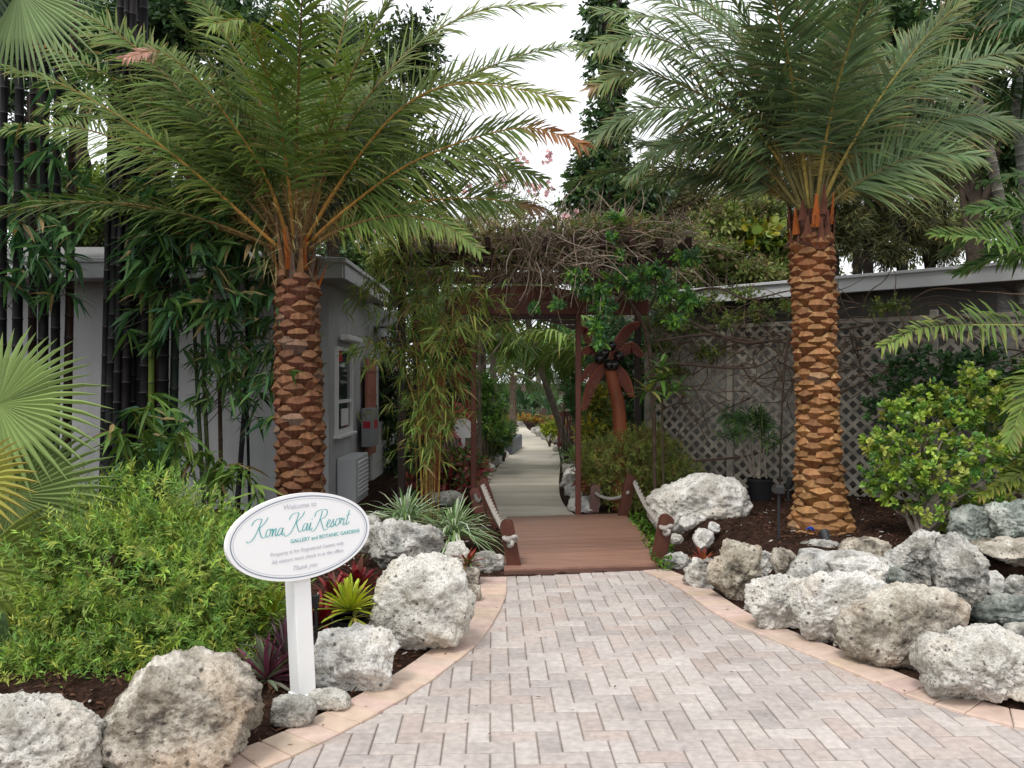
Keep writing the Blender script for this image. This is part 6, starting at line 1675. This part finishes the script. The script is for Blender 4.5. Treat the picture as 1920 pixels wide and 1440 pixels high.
# grassy tufts on the other side of the path
for i, (x, y, Y, col, lab) in enumerate(((1062, 842, 15.0, [(0.124, 0.217, 0.093), (0.0775, 0.155, 0.0775)], 'blue green strappy clump at the path edge by the gate'), (1078, 852, 11.6, [(0.22, 0.3, 0.12), (0.186, 0.31, 0.093)], 'pale striped strappy clump behind the arch post'), (1098, 862, 11.0, [(0.26, 0.3, 0.08), (0.155, 0.248, 0.062)], 'yellow striped strappy clump beside the fine leaved bush'))):
    o = thing('strappy_plant', lab, 'plant', ft(x, Y), 'strappy clumps along the path'); mb = MB(); rs = np.random.RandomState(120 + i); rosette(mb, P(x, y + 12, Y), 70, .42, .024, 15, 85, .5, col, rs, fold=.2); mb.build('leaves', M['leaf'], o)
gbush('dark red bromeliad bed between arch post and fine leaved bush', 1100, 9.7, [E(1100, 900, 9.7, 18, 26), E(1108, 870, 9.8, 18, 14)], 130, .10, .035, [(0.2, 0.04, 0.05), (0.26, 0.12, 0.04), (0.124, 0.139, 0.0465)], 113, 'croton')
# palms through the arch
def gpalm(label, px, py, Y, n_, L, seed, col, els=(70, 10), r=.09, leafL=.5, W=.035, base=None, tc=(0.139, 0.116, 0.093)):
    rs = np.random.RandomState(seed); o = thing('feather_palm', label, 'palm tree', ft(base or px, Y), PB); t_ = P(px, py, Y)
    mb = MB(); mb.tube(cat([ft(base or px, Y), ft((base or px) * .4 + px * .6, Y, t_[2] * .55), t_], 12), np.linspace(r, r * .7, 12), 10, tc); mb.build('trunk', M['bark'], o)
    for k in range(n_):
        az = k * 2.4 + rs.uniform(-.2, .2); el = math.radians(els[0] + (els[1] - els[0]) * ((k * .618) % 1)); mb = MB()
        frond(mb, rand_ctrl(t_, az, el, L * rs.uniform(.8, 1.15), rs.uniform(1.0, 1.8), rs), L=leafL, n=34, twist=rs.uniform(-.3, .3), col=np.array(col) * rs.uniform(.7, 1.3), rcol=(0.217, 0.202, 0.0775), seed=seed * 31 + k, spines=False, W=W, droop=.6, lift=.1, lj=.3, r0=.02, yt=.05); mb.build('frond', [M['leaf'], M['stem']], o)


gpalm('drooping palm with long fronds just under the arch header', 985, 585, 15.5, 16, 2.2, 137, (.085, .15, .045), (60, -10), .08, base=1075)
gpalm('arching palm whose fronds hang over the path behind the arch', 905, 640, 13.2, 15, 2.0, 131, (0.0853, 0.155, 0.0434), (75, 5), .08)
gpalm('pale green palm leaning in beside the arch post', 1130, 690, 12.8, 14, 1.7, 132, (0.139, 0.217, 0.062), (80, 10), .07)
gpalm('grey trunked palm at the far end of the path', 962, 705, 27, 14, 2.3, 133, (0.0775, 0.132, 0.0543), (80, -10), .14, tc=(0.16, 0.12, 0.09))
gpalm('bushy palm filling the gap behind the red slatted gate', 1085, 660, 18, 15, 2.4, 134, (0.109, 0.186, 0.0543), (75, 0), .1)
gpalm('dim palm beyond the bend on the shrub side', 925, 660, 21, 15, 2.6, 135, (0.0697, 0.132, 0.0465), (70, 0), .12)
gpalm('distant palm beside the pale trunk at the path end', 1010, 690, 34, 14, 2.8, 136, (0.0775, 0.139, 0.062), (75, -10), .14)
# banana-like clump at the bend
for i, (px, Y, lab) in enumerate(((975, 28, 'large paddle leaved plant at the end of the path'), (1000, 29, 'second paddle leaved plant beside the pale palm trunk'), (1030, 27, 'paddle leaved plant behind the reddish croton row'))):
    o = thing('paddle_plant', lab, 'plant', ft(px, Y), 'paddle leaved plants at the path end'); mb = MB(); rs = np.random.RandomState(140 + i); rosette(mb, ft(px, Y, .3), 18, 1.5, .34, 25, 85, .35, [(0.093, 0.171, 0.0775), (0.139, 0.217, 0.109), (0.0697, 0.132, 0.062)], rs, prof=((0, .08), (.4, .12), (.5, .9), (.75, 1), (1, .05)), fold=.12); mb.build('leaves', M['leaf_gloss'], o)
# far trees closing the view
for i, (px, Y, cr, cl_, lab) in enumerate((
        (860, 36, [E(850, 620, 36, 70, 90), E(800, 540, 36, 60, 80), E(890, 560, 36, 50, 70)], DK, 'far dark tree behind the golden bamboo'),
        (1000, 44, [E(985, 655, 44, 50, 34), E(1060, 640, 44, 50, 50), E(930, 640, 44, 40, 60)], [(0.0775, 0.132, 0.0543), (0.109, 0.155, 0.062)], 'far tree with sky gaps at the end of the path'),
        (1130, 38, [E(1130, 600, 38, 70, 90), E(1200, 560, 38, 60, 90), E(1100, 740, 38, 40, 50)], DK, 'far dark tree behind the carved palm'),
        (1290, 30, [E(1290, 560, 30, 100, 90), E(1390, 520, 30, 90, 80), E(1210, 480, 30, 60, 60)], OL, 'far olive tree behind the vine covered roof end'),
        (700, 30, [E(700, 520, 30, 80, 70), E(770, 500, 30, 60, 60), E(640, 460, 30, 70, 70)], DK, 'far dark tree beyond the house eave'),
        (950, 42, [E(955, 760, 42, 40, 40), E(900, 740, 42, 40, 60)], DK, 'far low tree at the bend of the path'))):
    leaf_tree('broadleaf_tree', lab, ft(px, Y), cr[0][0], cr, 1100, .30, .14, cl_, 150 + i, .25, 'far trees closing the view', 6, depth=.45)
# red slatted gate, granite bench, white board
rg = thing('slatted_gate', 'dark red vertical slat gate standing by the path', 'gate', ft(1062, 17))
a, b = P(1048, 770, 17), P(1074, 770, 17); zt_ = zat(771, 17)
mb = MB()
for x in np.linspace(a[0], b[0], 6): mb.box((x, 17, zt_ / 2 + .03), (.038, .03, zt_ - .06), None, (.16, .05, .04))
mb.build('slats', M['redwood'], rg); mb = MB(); mb.box(((a[0] + b[0]) / 2, 17.03, zt_ - .06), (b[0] - a[0] + .08, .03, .08), None, (.12, .035, .03)); mb.box(((a[0] + b[0]) / 2, 17.03, .2), (b[0] - a[0] + .08, .03, .08), None, (.12, .035, .03)); mb.build('rails', M['redwood'], rg)
gq = P(958, 838, 17.6)
mb = MB(); mb.box((gq[0] - .0, 17.9, .15), (.30, 1.9, .32), np.array(Matrix.Rotation(-.12, 3, 'Z')), (.1, .1, .1), 0, .02); tag(mb.build('granite_block', M['granite']), 'dark grey granite block lying along the path edge', 'stone block')
wb = thing('white_board', 'round topped white board half hidden by red foliage at the arch', 'sign', (*P(868, 800, 10.35)[:2], 0))
mb = MB(); c = P(868, 815, 10.35); th2 = np.linspace(0, PI, 18)
mb.extrude([c + np.array((-.16, 0, -.04)), c + np.array((.16, 0, -.04))] + [c + np.array((.16 * math.cos(t), 0, .21 * math.sin(t))) for t in th2], (0, .025, 0), (.7, .7, .7)); mb.build('board', M['white'], wb)
mb = MB(); mb.box((c[0], 10.38, c[2] / 2), (.05, .04, c[2]), None, (.6, .6, .6)); mb.build('post', M['white'], wb)
# edging stones along the path
edge = [(p, 'L') for p in ((905, 915), (912, 905), (916, 892), (924, 884), (930, 874), (940, 862), (948, 858), (900, 925), (936, 868))] + [(p, 'R') for p in ((1062, 872), (1060, 886), (1066, 900), (1062, 915), (1068, 930), (1078, 945), (1074, 958), (1058, 860), (1092, 960))] + [(p, 'F') for p in ((1015, 818), (1025, 824), (1035, 830), (1005, 812), (1046, 846), (958, 806), (966, 800), (975, 797))]
for i, ((x, y), sd_) in enumerate(edge):
    g_ = G(x, y); r_ = {'L': .10, 'R': .13, 'F': .13}[sd_] * random.uniform(.8, 1.2)
    lab = {'L': 'whitish stone in the row edging the path below the red croton', 'R': 'lumpy white stone edging the path in front of the arch post', 'F': 'distant small stone edging the far bend of the path'}[sd_]
    off = {'L': -.05, 'R': .06, 'F': 0}[sd_]
    rock(lab, g_ + np.array((off, 0, r_ * .55)), (r_ * 1.15, r_ * 1.1, r_ * .9), 'rock_white', 200 + i, 3 if sd_ == 'F' else 4, .07, group={'L': 'stones edging the path below the croton', 'R': 'stones edging the path by the arch post', 'F': 'stones edging the far bend'}[sd_], name='edging_stone')
# fallen petal on the deck and dead leaf
mb = MB(); q = P(1165, 984, 8.35); mb.leaves(q[None], np.array([[1, .2, .1]]), np.array([[0, -.6, 1.]]), .20, .05, np.array((.62, .50, .42)), .25, FP, .3); tag(mb.build('dry_leaf', M['leaf_matte'], loc=q), 'curled pale dry leaf lying on the plank bridge', 'leaf')

# overhanging palm leaves at the top corner
tp_ = thing('thatch_palm', 'grey green fan palm leaf hanging into the upper corner', 'palm tree', ft(-200, 5.6))
hub = P(40, 10, 5.4); mb = MB(); mb.tube(cat([ft(-200, 5.6), P(-190, 300, 5.6), P(-150, -60, 5.5)], 12), .07, 10, (.09, .075, .06)); mb.build('trunk', M['bark'], tp_)
for k, (h_, ax, R, c_, sp_) in enumerate(((P(35, -20, 5.3), (.65, -.1, -.75), .66, (.22, .30, .14), 150), (P(-60, -60, 5.5), (.2, -.2, -.9), .6, (.06, .09, .05), 180), (P(-20, -120, 5.6), (.9, .1, -.3), .7, (.045, .075, .035), 180))):
    mb = MB(); fan(mb, h_, ax, (.2, -1, -.25), R, 30 if sp_ == 150 else 34, sp_, c_, 900 + k, .5); mb.build('fan_leaf', M['leaf_matte'], tp_)
    mb = MB(); mb.tube(cat([P(-150, -60, 5.5), (P(-150, -60, 5.5) + h_) / 2 + Z * .05, h_], 8), .010, 5, (.16, .2, .06)); mb.build('leaf_stalk', M['stem'], tp_)
